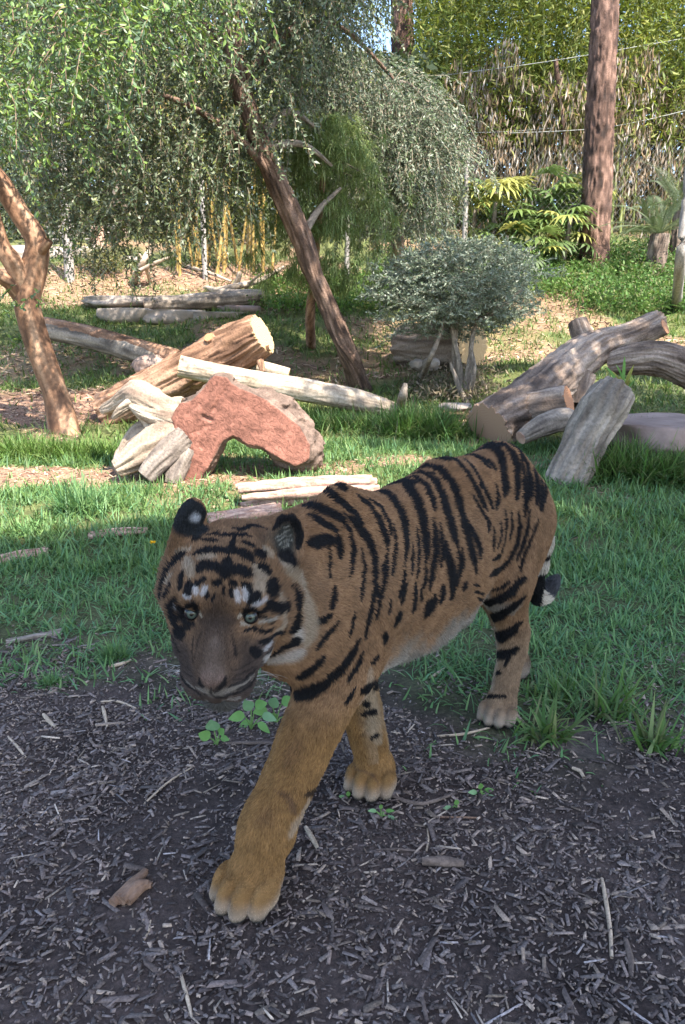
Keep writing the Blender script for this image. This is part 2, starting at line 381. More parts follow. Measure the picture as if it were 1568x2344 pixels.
soft_leaf_mat = attr_mat('soft_leaf', .6, .3, trans=.35)
dry_mat = attr_mat('dry_litter', .85, .15)
GREENS = [(.085, .185, .06), (.11, .21, .07), (.13, .235, .08), (.09, .19, .09), (.16, .24, .09)]
LAWN = [(.09, .155, .04), (.11, .175, .045), (.14, .19, .055), (.08, .14, .04), (.18, .19, .08)]
rng = np.random.default_rng(11)
# near grass: round the mulch edge and under the tiger
def scatter_grass(n, x0, x1, y0, y1, thr, seed):
    r = np.random.default_rng(seed); x = r.uniform(x0, x1, n); y = np.sqrt(r.uniform(y0 ** 2, y1 ** 2, n)) if y0 > 0 else r.uniform(y0, y1, n)
    g, d = zones(x, y); P = np.stack([x, y, x * 0], 1); cl = .5 + .5 * vnoise(P, 5.5, 61) + .45 * vnoise(P, 14, 62)
    k = r.random(n) < g * (1 - .93 * d) * np.clip(cl, .08, 1) * thr
    k &= np.hypot(x - LFP.x, y - LFP.y) > .1
    return x[k], y[k]
x, y = scatter_grass(90000, -1.9, 2.3, 1.55, 3.6, 1.0, 5)
v1 = blades(x, y, rng, .02, .085, .0034, GREENS, 1.3)
x, y = scatter_grass(120000, -2.6, 3.0, 3.3, 6.2, 1.0, 6)
v2 = blades(x, y, rng, .04, .12, .0042, GREENS[1:] + LAWN[:2], .8)
V, F, C = merge([v1, v2]); tag(mesh_np('grass', V, F, grass_mat, None, C), 'short green grass growing around and behind the tiger', 'grass', kind='stuff')
x, y = scatter_grass(150000, -6, 6.5, 6.0, 15.5, .95, 7)
V, F, C = blades(x, y, rng, .05, .15, .008, LAWN, .8); tag(mesh_np('lawn_grass', V, F, grass_mat, None, C), 'sunlit lawn grass covering the rising bank', 'grass', kind='stuff')
# mulch: flat wood chips
CHIP = ([(-.5, -.5, 0), (.42, -.5, 0), (.5, .5, 0), (-.38, .46, 0), (-.46, -.46, 1), (.40, -.5, .8), (.46, .46, 1), (-.36, .42, .7)], [(4, 5, 6, 7), (0, 1, 5, 4), (1, 2, 6, 5), (2, 3, 7, 6), (3, 0, 4, 7)])
CHIP2 = ([(-.5, -.35, 0), (.5, -.5, 0), (.35, .5, 0), (-.3, .3, 0), (-.45, -.3, .8), (.46, -.46, 1), (.32, .46, .9), (-.28, .28, 1)], CHIP[1])
def chips(n, x0, x1, y0, y1, Lr, Wr, cols, seed, tilt=.28, need=None, yb=None):
    r = np.random.default_rng(seed); x = r.uniform(x0, x1, n); y = r.uniform(y0, y1, n); g, d = zones(x, y)
    P0 = np.stack([x, y, x * 0], 1); bare = smooth(.30, .62, vnoise(P0, 2.7, 71) + .5 * vnoise(P0, 7, 72))
    k = r.random(n) < np.clip(1 - g * .8 - .62 * bare, .05, 1); x, y = x[k], y[k]; n = len(x)
    az = r.normal(.35, .9, n); az = np.where(r.random(n) < .35, r.uniform(0, 2 * math.pi, n), az)
    yv = np.stack([np.cos(az), np.sin(az), r.normal(0, tilt, n)], 1); zh = np.stack([r.normal(0, tilt, n), r.normal(0, tilt, n), np.ones(n)], 1)
    L = r.gamma(3, (Lr) / 3, n).clip(Lr * .3, Lr * 2.6); W = (L * r.uniform(.16, .5, n)).clip(.0015, Wr); H_ = r.uniform(.0012, .004, n)
    z = G(x, y) + r.uniform(0, .006, n); Tr = np.stack([x, y, z], 1)
    cols = np.asarray(cols); C = cols[r.integers(0, len(cols), n)] * r.uniform(.6, 2.1, (n, 1))
    m = r.random(n) < .5; out = []
    for tt, mm in ((CHIP, m), (CHIP2, ~m)): out.append(inst(*tt, frames(yv[mm], zh[mm], W[mm], L[mm], H_[mm]), Tr[mm], C[mm]))
    return merge(out)
CH = [(.115, .086, .074), (.088, .068, .060), (.150, .113, .094), (.062, .047, .042), (.125, .10, .088), (.20, .15, .115), (.10, .08, .073), (.075, .057, .05)]
chip_mat, nt, b = new_mat('wood_chip'); a = N(nt, 'ShaderNodeAttribute', attribute_name='Col'); tc = N(nt, 'ShaderNodeTexCoord'); nz = N(nt, 'ShaderNodeTexNoise'); nz.inputs['Scale'].default_value = 220; nz.inputs['Detail'].default_value = 5
nt.links.new(tc.outputs['Object'], nz.inputs['Vector']); mx = N(nt, 'ShaderNodeMixRGB', blend_type='MULTIPLY'); mx.inputs[0].default_value = 1; nt.links.new(a.outputs['Color'], mx.inputs[1])
nt.links.new(ramp(nt, nz.outputs[0], [(.3, (.55, .55, .55)), (.7, (1.3, 1.3, 1.3))]), mx.inputs[2]); nt.links.new(mx.outputs[0], b.inputs['Base Color']); b.inputs['Roughness'].default_value = .85; b.inputs['Specular IOR Level'].default_value = .25
parts = [chips(30000, -1.5, 1.9, .75, 2.75, .0155, .0075, CH, 1, .33), chips(42000, -1.4, 1.8, .75, 2.6, .0075, .004, CH, 2, .45), chips(2600, -1.4, 1.8, .8, 2.7, .034, .013, CH, 3, .18),
         chips(900, -1.4, 1.8, .8, 2.8, .045, .0035, [(.22, .17, .13), (.28, .22, .17), (.2, .17, .16)], 4, .12)]
V, F, C = merge(parts); tag(mesh_np('wood_chip_mulch', V, F, chip_mat, None, C, smooth_=False), 'dark grey brown wood chip mulch covering the foreground', 'mulch', kind='stuff')
# straw and dry litter further off
def litter(n, x0, x1, y0, y1, L, cols, seed, onlydirt=True):
    r = np.random.default_rng(seed); x = r.uniform(x0, x1, n); y = r.uniform(y0, y1, n); g, d = zones(x, y); k = r.random(n) < (d if onlydirt else np.maximum(d, .12)); x, y = x[k], y[k]; n = len(x)
    az = r.uniform(0, 6.283, n); yv = np.stack([np.cos(az), np.sin(az), r.normal(0, .25, n)], 1); zh = np.stack([r.normal(0, .3, n), r.normal(0, .3, n), np.ones(n)], 1); l = L * r.uniform(.5, 1.6, n)
    cols = np.asarray(cols); return inst(*CHIP2, frames(yv, zh, l * .16, l, l * .04), np.stack([x, y, G(x, y) + .004], 1), cols[r.integers(0, len(cols), n)] * r.uniform(.6, 1.4, (n, 1)))
STRAW = [(.34, .22, .15), (.26, .15, .10), (.42, .30, .20), (.20, .12, .09), (.36, .27, .20)]
V, F, C = merge([litter(30000, -4, 2.5, 3.6, 7.8, .045, STRAW, 21), litter(26000, -7, 6, 7.8, 16, .11, STRAW, 22)])
tag(mesh_np('dry_litter', V, F, dry_mat, None, C, smooth_=False), 'reddish straw and dry leaf litter strewn over the bare earth', 'leaf litter', kind='stuff')
# ================================================================ wood and stone
WOODCOL = {}; GRAIN = {}; TUBE_Q = [None]
def bark_mat(name, dark, mid, light, rough=.9, sc=7, stretch=(1, 1, 1), bump=.5, bdist=.02):
    WOODCOL[name] = (np.array(dark), np.array(mid), np.array(light))
    w, nt, b = new_mat(name + '_grain'); a = N(nt, 'ShaderNodeAttribute', attribute_name='Col'); tc = N(nt, 'ShaderNodeTexCoord'); nz = N(nt, 'ShaderNodeTexNoise'); nz.inputs['Scale'].default_value = sc * 7; nz.inputs['Detail'].default_value = 8; nz.inputs['Roughness'].default_value = .7
    nt.links.new(tc.outputs['Object'], nz.inputs['Vector']); mx = N(nt, 'ShaderNodeMixRGB', blend_type='MULTIPLY'); mx.inputs[0].default_value = 1; nt.links.new(a.outputs['Color'], mx.inputs[1])
    nt.links.new(ramp(nt, nz.outputs[0], [(.3, (.55, .55, .55)), (.5, (1, 1, 1)), (.72, (1.4, 1.4, 1.4))]), mx.inputs[2]); nt.links.new(mx.outputs[0], b.inputs['Base Color']); b.inputs['Roughness'].default_value = rough; b.inputs['Specular IOR Level'].default_value = .2
    bp = N(nt, 'ShaderNodeBump'); bp.inputs['Strength'].default_value = bump; bp.inputs['Distance'].default_value = bdist; nt.links.new(nz.outputs[0], bp.inputs['Height']); nt.links.new(bp.outputs[0], b.inputs['Normal'])
    GRAIN[name] = w
    return noise_mat(name, [(.28, dark), (.5, mid), (.72, light)], sc, 8, rough, bump, sc * 4, stretch, 'Object', .2, bdist)
M_BARK = bark_mat('grey_brown_bark', (.075, .055, .045), (.19, .14, .11), (.33, .26, .21))
M_BARKR = bark_mat('reddish_bark', (.10, .055, .035), (.24, .135, .085), (.40, .25, .17))
M_POLE = bark_mat('bleached_pole_wood', (.24, .18, .13), (.36, .29, .22), (.48, .40, .32), .8, 5, (1, 1, 1), .3, .01)
M_DRIFT = bark_mat('weathered_grey_wood', (.10, .08, .065), (.22, .18, .145), (.36, .30, .245), .85, 6, (1, 1, 1), .5, .012)
M_SMOOTHBARK = bark_mat('smooth_tan_bark', (.085, .045, .028), (.195, .105, .062), (.36, .225, .145), .75, 4.5, (1, 1, 1), .35, .01)
M_PINE = bark_mat('pine_plate_bark', (.038, .026, .022), (.115, .068, .052), (.27, .165, .125), .9, 9, (1, 1, .35), .8, .03)
M_SHAG = bark_mat('shaggy_brown_bark', (.05, .034, .027), (.135, .085, .062), (.27, .18, .135), .9, 8, (1, 1, 1), .8, .02)
M_PINKWOOD = bark_mat('pink_split_wood', (.22, .12, .09), (.38, .24, .18), (.50, .35, .27), .85, 9, (1, 1, 1), .6, .012)
M_ROCK = bark_mat('brown_rock', (.16, .11, .09), (.28, .20, .165), (.40, .31, .26), .9, 4, (1, 1, 1), .5, .03)
M_ROCKG = bark_mat('grey_ledge_stone', (.15, .125, .105), (.27, .225, .19), (.40, .34, .29), .9, 3, (1, 1, 1), .5, .03)
M_ROCKR = bark_mat('reddish_flat_stone', (.15, .105, .09), (.24, .175, .15), (.33, .25, .22), .9, 3, (1, 1, 1), .4, .02)
def cut_mat(name, a, b_, c):
    m, nt, bs = new_mat(name); tc = N(nt, 'ShaderNodeTexCoord'); wv = N(nt, 'ShaderNodeTexWave', wave_type='RINGS', rings_direction='Z'); wv.inputs['Scale'].default_value = 22; wv.inputs['Distortion'].default_value = 7; wv.inputs['Detail'].default_value = 4
    nt.links.new(tc.outputs['Object'], wv.inputs['Vector']); nt.links.new(ramp(nt, wv.outputs[0], [(0, a), (.5, b_), (1, c)]), bs.inputs['Base Color']); bs.inputs['Roughness'].default_value = .8; bs.inputs['Specular IOR Level'].default_value = .2; return m
M_CUT = cut_mat('cut_wood_face', (.34, .21, .10), (.46, .31, .16), (.54, .40, .24))
M_CUTR = cut_mat('orange_cut_wood', (.30, .13, .065), (.40, .19, .10), (.46, .25, .14))
M_CUTB = cut_mat('brown_cut_wood', (.26, .15, .10), (.34, .21, .14), (.42, .28, .20))
def tube_mesh(name, path, radii, m, parent, *a, **k):
    V, F, E = tube(path, radii, *a, **k); key = m.name; w = WOODCOL.get(key)
    if w is None: return mesh_np(name, V, F, m, parent), E
    t = np.clip(TUBE_Q[0], 0, 1)[:, None]; C = np.where(t < .5, w[0] + (w[1] - w[0]) * t * 2, w[1] + (w[2] - w[1]) * (t * 2 - 1))
    return mesh_np(name, V, F, GRAIN[key], parent, C), E
def tube(path, radii, sides=18, step=.05, rid=.0, ridf=3.0, seed=0, lump=.0, lf=.16):
    """lofted limb through the path with ridged bark; returns V, F, and the end frames"""
    P = np.array([tuple(p) for p in path], float); R_ = np.array(radii, float)
    s = np.concatenate([[0], np.cumsum(np.linalg.norm(np.diff(P, axis=0), axis=1))]); n = max(3, int(s[-1] / step) + 1); t = np.linspace(0, s[-1], n)
    # smooth the path with a cubic through the points
    def cr(A):
        out = np.zeros((n,) + A.shape[1:])
        for i, tt in enumerate(t):
            k = min(max(np.searchsorted(s, tt, 'right') - 1, 0), len(s) - 2); u = (tt - s[k]) / max(s[k + 1] - s[k], 1e-9)
            p0, p1, p2, p3 = A[max(k - 1, 0)], A[k], A[k + 1], A[min(k + 2, len(A) - 1)]
            out[i] = .5 * (2 * p1 + (p2 - p0) * u + (2 * p0 - 5 * p1 + 4 * p2 - p3) * u * u + (3 * p1 - p0 - 3 * p2 + p3) * u ** 3)
        return out
    C = cr(P); Rr = np.interp(t, s, R_)
    Tn = np.gradient(C, axis=0); Tn /= np.linalg.norm(Tn, axis=1, keepdims=True)
    up = np.array((0, 0, 1.)) if abs(Tn[0, 2]) < .8 else np.array((1., 0, 0)); X = np.cross(Tn, up); X /= np.linalg.norm(X, axis=1, keepdims=True); Y = np.cross(X, Tn)
    th = np.arange(sides) * 2 * math.pi / sides; V = np.zeros((n, sides, 3))
    cs, sn = np.cos(th), np.sin(th); rm = max(R_.mean(), .02)
    sl = np.repeat(t / rm, sides); c1, s1 = np.tile(cs, (n, 1)).ravel(), np.tile(sn, (n, 1)).ravel()
    wob = vnoise(np.stack([c1, s1, sl * .5], 1), 1.2, seed + 1) * .25
    q = np.stack([c1 * ridf + wob, s1 * ridf + wob, sl * ridf * lf], 1)
    rg = 1 - 2 * np.abs(vnoise(q, 1.0, seed + 3)); rg2 = 1 - 2 * np.abs(vnoise(q * 2.1, 1.0, seed + 4))
    dsp = (rg * .7 + rg2 * .35) * rid + vnoise(np.stack([c1, s1, sl * .35], 1), 1.1, seed + 9) * lump
    TUBE_Q[0] = .5 + .95 * (.55 * vnoise(q * np.array((1.3, 1.3, .8)), 1.0, seed + 12) + .45 * vnoise(np.stack([c1, s1, sl * .4], 1), 2.0, seed + 13))
    rr = Rr[:, None] * (1 + dsp.reshape(n, sides))
    V = C[:, None] + X[:, None] * (cs[None] * rr)[..., None] + Y[:, None] * (sn[None] * rr)[..., None]
    V = V.reshape(-1, 3); i = np.arange((n - 1) * sides); a, b_ = i // sides, i % sides; nb = (b_ + 1) % sides
    F = np.stack([a * sides + b_, a * sides + nb, (a + 1) * sides + nb, (a + 1) * sides + b_], 1)
    ends = [(C[0], -Tn[0], V[:sides]), (C[-1], Tn[-1], V[-sides:])]
    return V, F[:, ::-1], ends
def cap_mesh(end, m, parent, name='cut_face', proud=.004, dome=0.0):
    c, nrm, ring = end; c = Vector(c); nrm = Vector(nrm).normalized(); me = bpy.data.meshes.new(name)
    k = len(ring); pts = [Vector(p) - c for p in ring]; V = [p * .985 + nrm * proud for p in pts] + [p * .6 + nrm * (proud + dome) for p in pts] + [nrm * (proud + dome)] + [p * 1.0 - nrm * .01 for p in pts]
    rot = nrm.to_track_quat('Z', 'Y').to_matrix().to_4x4(); inv = rot.inverted(); V = [inv @ v for v in V]
    F = [(i, (i + 1) % k, k + (i + 1) % k, k + i) for i in range(k)] + [(k + i, k + (i + 1) % k, 2 * k, 2 * k) for i in range(k)] + [(2 * k + 1 + i, 2 * k + 1 + (i + 1) % k, (i + 1) % k, i) for i in range(k)]
    F = [f if f[2] != f[3] else f[:3] for f in F]
    me.from_pydata([tuple(v) for v in V], [], F); me.update(); bm = bmesh.new(); bm.from_mesh(me); bmesh.ops.recalc_face_normals(bm, faces=bm.faces); bm.to_mesh(me); bm.free()
    o = link_mesh(name, me, m, None, False); 
    if parent: o.parent = parent; o.matrix_parent_inverse = Matrix.Translation(-Vector(parent.location))
    o.matrix_basis = Matrix.Translation(c) @ rot
    return o
def log(name, label, path, radii, m, cutm=None, ends=(1, 1), rid=.10, ridf=3, seed=0, sides=72, step=.03, lump=.06, branches=(), cat='log', group=None, pname='bark', dome=0):
    base = Vector(path[0]); t = empty(name, base, label, cat, group)
    _, E = tube_mesh(pname, path, radii, m, t, sides, step, rid, ridf, seed, lump)
    for k in (0, 1):
        if ends[k]: cap_mesh(E[k], cutm or M_CUT, t, dome=dome)
    for (bp_, br, bm_, bc, nm) in branches:
        o, E = tube_mesh(nm, bp_, br, bm_ or m, t, max(16, sides // 2), step, rid, ridf, seed + 5, lump)
        if bc: cap_mesh(E[1], bc, o)
    return t
def px(u, v, Y): return at(u, v, Y)
# dark bark log propped under the pole
log('bark_log', 'dark ridged bark log with bright sawn end and short stub, leaning up', [px(245, 950, 7.35), px(330, 905, 7.3), px(450, 845, 7.2), px(545, 793, 7.08), px(600, 764, 7.0)], [.19, .20, .20, .20, .165], M_BARKR, M_CUT, (0, 1), .17, 6, 1, sides=120,
    branches=[([px(500, 810, 7.1), px(487, 785, 7.05), px(478, 772, 7.0)], [.07, .055, .045], M_BARKR, M_CUTR, 'branch_stub'), ([px(515, 830, 7.1), px(500, 836, 6.96)], [.10, .09], M_BARKR, M_CUT, 'knot'),
              ([px(590, 805, 7.02), px(598, 835, 6.95), px(602, 850, 6.93)], [.035, .03, .02], M_BARKR, None, 'branch_stub'), ([px(605, 800, 6.98), px(620, 795, 6.9)], [.03, .022], M_BARKR, M_CUT, 'branch_stub')])
# pale pole across it
log('pole_log', 'long pale smooth debarked pole lying across the dark log', [px(411, 838, 6.78), px(540, 866, 6.85), px(700, 893, 7.1), px(820, 917, 7.35), px(900, 936, 7.55)], [.092, .096, .105, .105, .065], M_POLE, M_CUT, (1, 1), .07, 4, 2, lump=.07, sides=110, pname='debarked_wood')
log('fallen_log', 'weathered log with remnants of bark lying towards the forked tree', [px(80, 748, 9.9), px(180, 768, 9.6), px(300, 800, 9.1), px(420, 836, 8.5)], [.125, .13, .13, .125], M_DRIFT, M_CUTB, (1, 1), .07, 3, 3, branches=[([px(95, 741, 9.85), px(200, 763, 9.5), px(330, 800, 8.95), px(415, 826, 8.47)], [.09, .10, .105, .11], M_BARKR, None, 'bark_strip')])
log('short_pole', 'short pale peeled stick behind the propped log', [px(590, 838, 8.3), px(660, 858, 8.3)], [.07, .07], M_POLE, M_CUT, (1, 1), .03, 2, 4, pname='debarked_wood')
# background log on the stone ledge
log('ledge_log', 'cracked grey log lying on top of the stone ledge', [px(330, 700, 12.0), px(450, 690, 12.2), px(560, 681, 12.4), px(605, 672, 12.5)], [.10, .125, .12, .07], M_DRIFT, M_CUTB, (1, 1), .08, 3, 5)
# thick log behind the olive bush
log('round_log', 'thick short log with bright sawn end behind the olive bush', [px(925, 792, 10.0), px(1000, 790, 9.6), px(1082, 788, 9.15)], [.25, .27, .25], M_BARK, M_CUT, (1, 1), .16, 6, 6, dome=.01, sides=120)
# the big forked log on the right
log('forked_log', 'big grey barked forked log with sawn branch stub, resting on the lawn', [px(1120, 985, 6.3), px(1190, 940, 6.5), px(1270, 868, 6.9), px(1350, 805, 7.3), px(1440, 770, 7.5), px(1505, 735, 7.7)], [.24, .22, .20, .175, .125, .105], M_BARK, M_CUTB, (1, 1), .15, 6, 7, sides=120,
    branches=[([px(1200, 945, 6.45), px(1250, 930, 6.3), px(1302, 917, 6.2)], [.16, .135, .115], M_BARK, M_CUTR, 'branch_stub'), ([px(1345, 790, 7.35), px(1330, 760, 7.4), px(1322, 738, 7.45)], [.10, .095, .085], M_BARK, M_CUTB, 'branch_stub'),
              ([px(1460, 772, 7.55), px(1500, 758, 7.5), px(1522, 748, 7.45)], [.09, .075, .07], M_BARK, M_CUTR, 'branch_stub'), ([px(1330, 860, 7.0), px(1320, 905, 6.9), px(1315, 930, 6.85)], [.12, .10, .08], M_BARK, None, 'branch_stub')])
log('curved_log', 'grey barked log arching from the forked log to beyond the flat stone', [px(1395, 832, 7.25), px(1450, 822, 7.15), px(1520, 825, 7.05), px(1600, 862, 6.95), px(1660, 930, 6.9)], [.10, .13, .15, .15, .14], M_BARK, M_CUTB, (1, 0), .15, 6, 8, sides=120)
log('root_piece', 'small grey root piece lying against the forked log', [px(1192, 1002, 5.85), px(1240, 975, 5.95), px(1290, 960, 6.05), px(1325, 975, 6.15)], [.05, .085, .09, .07], M_DRIFT, M_PINKWOOD, (1, 1), .12, 3, 9)
log('bark_slab', 'pale slab of wood lying behind the forked log', [px(1190, 885, 7.2), px(1260, 860, 7.5)], [.09, .06], M_PINKWOOD, M_PINKWOOD, (1, 1), .05, 3, 10)
# leaning stump with plants growing on it
st = log('leaning_stump', 'leaning split grey stump with plants sprouting from its top', [px(1275, 1150, 5.0), px(1345, 1000, 5.15), px(1385, 930, 5.2), px(1412, 893, 5.25)], [.13, .135, .14, .12], M_DRIFT, M_DRIFT, (0, 1), .22, 3.5, 11, cat='stump', dome=.02, sides=110)
log('small_stake', 'small weathered grey stake standing in the grass', [gp(918, 935), px(922, 905, 7.35), px(928, 878, 7.3)], [.05, .045, .02], M_DRIFT, M_DRIFT, (0, 1), .1, 3, 12, cat='stake', sides=10)
# split timber behind the tiger's head
def slab(name, label, a, b, w, h, m, seed, cat='timber'):
    """a riven piece of wood: splintered at both ends"""
    r = np.random.default_rng(seed); a, b = Vector(a), Vector(b); t = empty(name, a, label, cat); n = 5
    d = (b - a); L = d.length; d = d.normalized(); sd = d.cross(Vector((0, 0, 1))).normalized()
    for k in range(n):
        o0, o1 = r.uniform(-.05, .05) * L * .5, r.uniform(-.05, .05) * L * .5; off = sd * ((k - (n - 1) / 2) / n * w) + Vector((0, 0, 1)) * (r.uniform(-.35, .35) * h)
        rr = w / n * .72; p0, p1 = a + d * o0 + off, b + d * o1 + off; mid = (p0 + p1) / 2 + Vector((0, 0, r.uniform(-.01, .01)))
        _, E = tube_mesh('splinter', [p0, mid, p1], [rr * r.uniform(.5, 1), rr * 1.1, rr * r.uniform(.4, 1)], m, t, 16, .03, .25, 3, seed * 7 + k, .12)
        for e in E: cap_mesh(e, m, t, 'split_end', .001)
    return t
slab('split_timber', 'splintered pink split timber lying just behind the tiger', gp(548, 1168) + Vector((0, 0, .09)), gp(860, 1150) + Vector((0, 0, .10)), .20, .17, M_PINKWOOD, 3)
slab('bark_plank', 'thin pink bark plank on the grass beside the tiger ear', gp(478, 1212) + Vector((0, 0, .03)), gp(640, 1190) + Vector((0, 0, .05)), .14, .06, M_PINKWOOD, 4)
slab('bark_plank', 'flat greyish bark strip half hidden in grass near the yellow flower', gp(205, 1232) + Vector((0, 0, .015)), gp(335, 1228) + Vector((0, 0, .02)), .09, .02, M_PINKWOOD, 5)
slab('bark_plank', 'flat brown bark strip in the grass left of the flower', gp(-20, 1292) + Vector((0, 0, .012)), gp(108, 1272) + Vector((0, 0, .015)), .10, .025, M_PINKWOOD, 6)
slab('bark_plank', 'dark bark strip at the mulch edge below the grass', gp(18, 1475) + Vector((0, 0, .006)), gp(140, 1455) + Vector((0, 0, .008)), .045, .014, M_DRIFT, 7)
# loose sticks and chunks lying on the mulch, each on its own
def stick(name, label, pts, r, m, cat, group=None, seed=0):
    P = [gp(u, v) + Vector((0, 0, r * .9 + k)) for (u, v, k) in pts]; V, F, E = tube(P, [r * .7] + [r] * (len(P) - 2) + [r * .6], 7, .02, .15, 2, seed, .15)
    E0 = [tuple(e[0]) for e in E]; n = len(V); V = np.concatenate([V, np.array(E0)]); cap = [(i, (i + 1) % 7, n, n) for i in range(7)]
    w = WOODCOL[m.name]; cs_ = np.array([w[1] * random.Random(i * 7 + seed).uniform(.7, 1.3) for i in range(len(V))]); o = mesh_np(name, V, F, GRAIN[m.name], None, cs_); return tag(o, label, cat, group)
M_STICK = bark_mat('dry_stick', (.07, .05, .042), (.125, .093, .077), (.2, .155, .13), .85, 20, (1, 1, 1), .4, .004)
M_PALESTICK = bark_mat('pale_stick', (.30, .22, .15), (.42, .32, .23), (.52, .42, .32), .8, 20, (1, 1, 1), .3, .004)
M_BROWNSTICK = bark_mat('brown_chunk', (.10, .06, .04), (.20, .12, .08), (.30, .19, .13), .85, 25, (1, 1, 1), .7, .006)
t = empty('bark_chunk', gp(312, 2062), 'chunky brown piece of bark lying alone on the mulch', 'bark')
for k in range(4):
    off = Vector((.010 * (k - 1.5), .004 * (k % 2), .003 * (k % 3))); V, F, E = tube([gp(276, 2096) + off + Vector((0, 0, .011)), gp(312, 2064) + off + Vector((0, 0, .012)), gp(346 - 5 * k, 2032 + 4 * k) + off + Vector((0, 0, .011))], [.0085, .0095, .006], 12, .008, .3, 3, k, .15); mesh_np('bark_ridge', V, F, M_BROWNSTICK, t)
    for e in E[:1]: cap_mesh(e, M_BROWNSTICK, t, 'end_face', .0005)
S = [('twig', 'pale thin twig beside the bark chunk', [(333, 2185, 0), (338, 2150, .0), (345, 2115, 0)], .0028, M_PALESTICK), ('wood_sliver', 'pale orange wood sliver to the right of the front paw', [(700, 1905, 0), (715, 1930, 0), (728, 1955, 0)], .006, M_PALESTICK),
     ('twig', 'long straight twig running left of the front leg', [(330, 1850, 0), (385, 1810, .004), (440, 1765, .0)], .003, M_PALESTICK), ('twig', 'dark twig bent beside the seedlings', [(515, 1715, 0), (570, 1720, .004), (630, 1712, 0), (655, 1745, 0)], .005, M_STICK),
     ('twig', 'curved pale twig on the mulch in the corner right of the front paw', [(1375, 2040, 0), (1388, 2090, .003), (1392, 2150, 0), (1400, 2200, 0)], .0045, M_PALESTICK), ('wood_sliver', 'long thin pale sliver below the curved twig', [(1430, 2165, 0), (1440, 2220, 0), (1442, 2260, 0)], .006, M_STICK),
     ('wood_sliver', 'dark split plank piece half sunk in the mulch', [(965, 1990, 0), (1010, 2000, .003), (1060, 2010, 0)], .012, M_STICK), ('wood_sliver', 'pale flat stick lying near the white bark by the grass edge', [(250, 1538, 0), (275, 1530, .002), (300, 1522, 0)], .007, M_PALESTICK),
     ('wood_sliver', 'whitish splinter lying on dark mulch at the grass edge', [(100, 1640, 0), (112, 1655, .0), (128, 1672, 0)], .006, M_PALESTICK), ('twig', 'thin white twig lying crosswise on the mulch', [(232, 1620, 0), (270, 1622, .003), (312, 1626, 0)], .004, M_PALESTICK),
     ('wood_sliver', 'pinkish splinter pointing at the thin white twig', [(235, 1625, 0), (240, 1650, .003), (246, 1675, 0)], .006, M_PALESTICK), ('twig', 'long thin twig running from the hind paw across the mulch', [(1000, 1695, 0), (1060, 1688, .004), (1120, 1680, .0)], .004, M_PALESTICK),
     ('wood_sliver', 'pale chip standing out beside the grass tuft by the bare patch', [(1310, 1765, 0), (1322, 1780, .002), (1336, 1795, 0)], .006, M_PALESTICK), ('twig', 'long twig lying on the mulch behind the far front paw', [(895, 1835, 0), (960, 1850, .003), (1040, 1835, .0)], .005, M_STICK),
     ('pine_needles', 'bundle of reddish pine needles on the mulch', [(1000, 1875, 0), (1050, 1890, .002), (1100, 1892, 0)], .003, M_BROWNSTICK), ('twig', 'short upright looking twig near the front paw heel', [(975, 1960, 0), (980, 1930, .0), (978, 1905, 0)], .003, M_PALESTICK),
     ('twig', 'curved root twig lying behind the curved pale twig', [(860, 1955, 0), (900, 1960, .003), (960, 1960, 0)], .003, M_STICK), ('twig', 'thin pale twig at the bottom beneath the bark chunk', [(415, 2250, 0), (428, 2300, .0), (440, 2345, 0)], .004, M_PALESTICK),
     ('wood_sliver', 'straw coloured sliver in the grass under the tiger belly', [(985, 1560, 0), (1005, 1550, .003), (1025, 1540, 0)], .006, M_PALESTICK), ('twig', 'grey twig at the top of the mulch beside the dandelion side', [(20, 1700, 0), (45, 1720, .0), (60, 1740, 0)], .004, M_PALESTICK)]
for i, (nm, lb, pts, r, m) in enumerate(S): stick(nm, lb, pts, r, m, 'twig' if nm == 'twig' else 'wood', 'loose twigs and slivers on the mulch', i)

# ---- stones
def rock(name, label, c, size, m, seed, flat=0.0, rotz=0, cat='rock', group=None, box=.0):
    bm = bmesh.new(); bmesh.ops.create_icosphere(bm, subdivisions=4, radius=1); P = np.array([v.co for v in bm.verts])
    if box: P = np.sign(P) * np.abs(P) ** (1 - box); P /= np.maximum(np.abs(P).max(1, keepdims=True) ** box, 1e-6) if False else 1
    P = P * (1 + .20 * vnoise(P, 1.3, seed)[:, None] + .09 * vnoise(P, 3.1, seed + 1)[:, None] + .03 * vnoise(P, 8, seed + 2)[:, None])
    if flat: P[:, 2] = np.where(P[:, 2] > flat, flat + (P[:, 2] - flat) * .15, P[:, 2])
    P = P * np.array(size)
    for v, p in zip(bm.verts, P): v.co = p
    me = bpy.data.meshes.new(name); bm.to_mesh(me); bm.free(); o = link_mesh(name, me, m); o.location = c; o.rotation_euler = (0, 0, rotz); return tag(o, label, cat, group)
rock('rock', 'rounded reddish brown boulder beside the weathered log', px(347, 838, 8.55), (.21, .19, .135), M_ROCK, 5)
_l = gp(270, 748)
for i, (u, v, sx, sz, lb) in enumerate([(292, 722, .42, .17, 'grey ledge stone with a pale lit top, end of the row'), (392, 724, .50, .15, 'long grey ledge stone under the cracked log'), (500, 728, .42, .14, 'brownish ledge stone in the shade of the cracked log'), (545, 712, .34, .13, 'orange brown ledge stone behind the row')]):
    rock('ledge_stone', lb, px(u, v, 11.9 + (.4 if i == 3 else 0)), (sx, .30, sz), M_ROCKG if i < 3 else M_ROCKR, 20 + i, .55, .06 * i, group='stones of the ledge', box=.5)
rock('pale_slab_stone', 'broad pale sunlit stone slab behind the ledge', px(330, 690, 12.7), (1.0, .6, .14), M_ROCKG, 31, .45, .1, box=.4)
rock('flat_stone', 'large flat reddish stone set in the grass beside the leaning stump', px(1525, 985, 5.75), (.52, .55, .16), M_ROCKR, 33, .5, .25, box=.55)
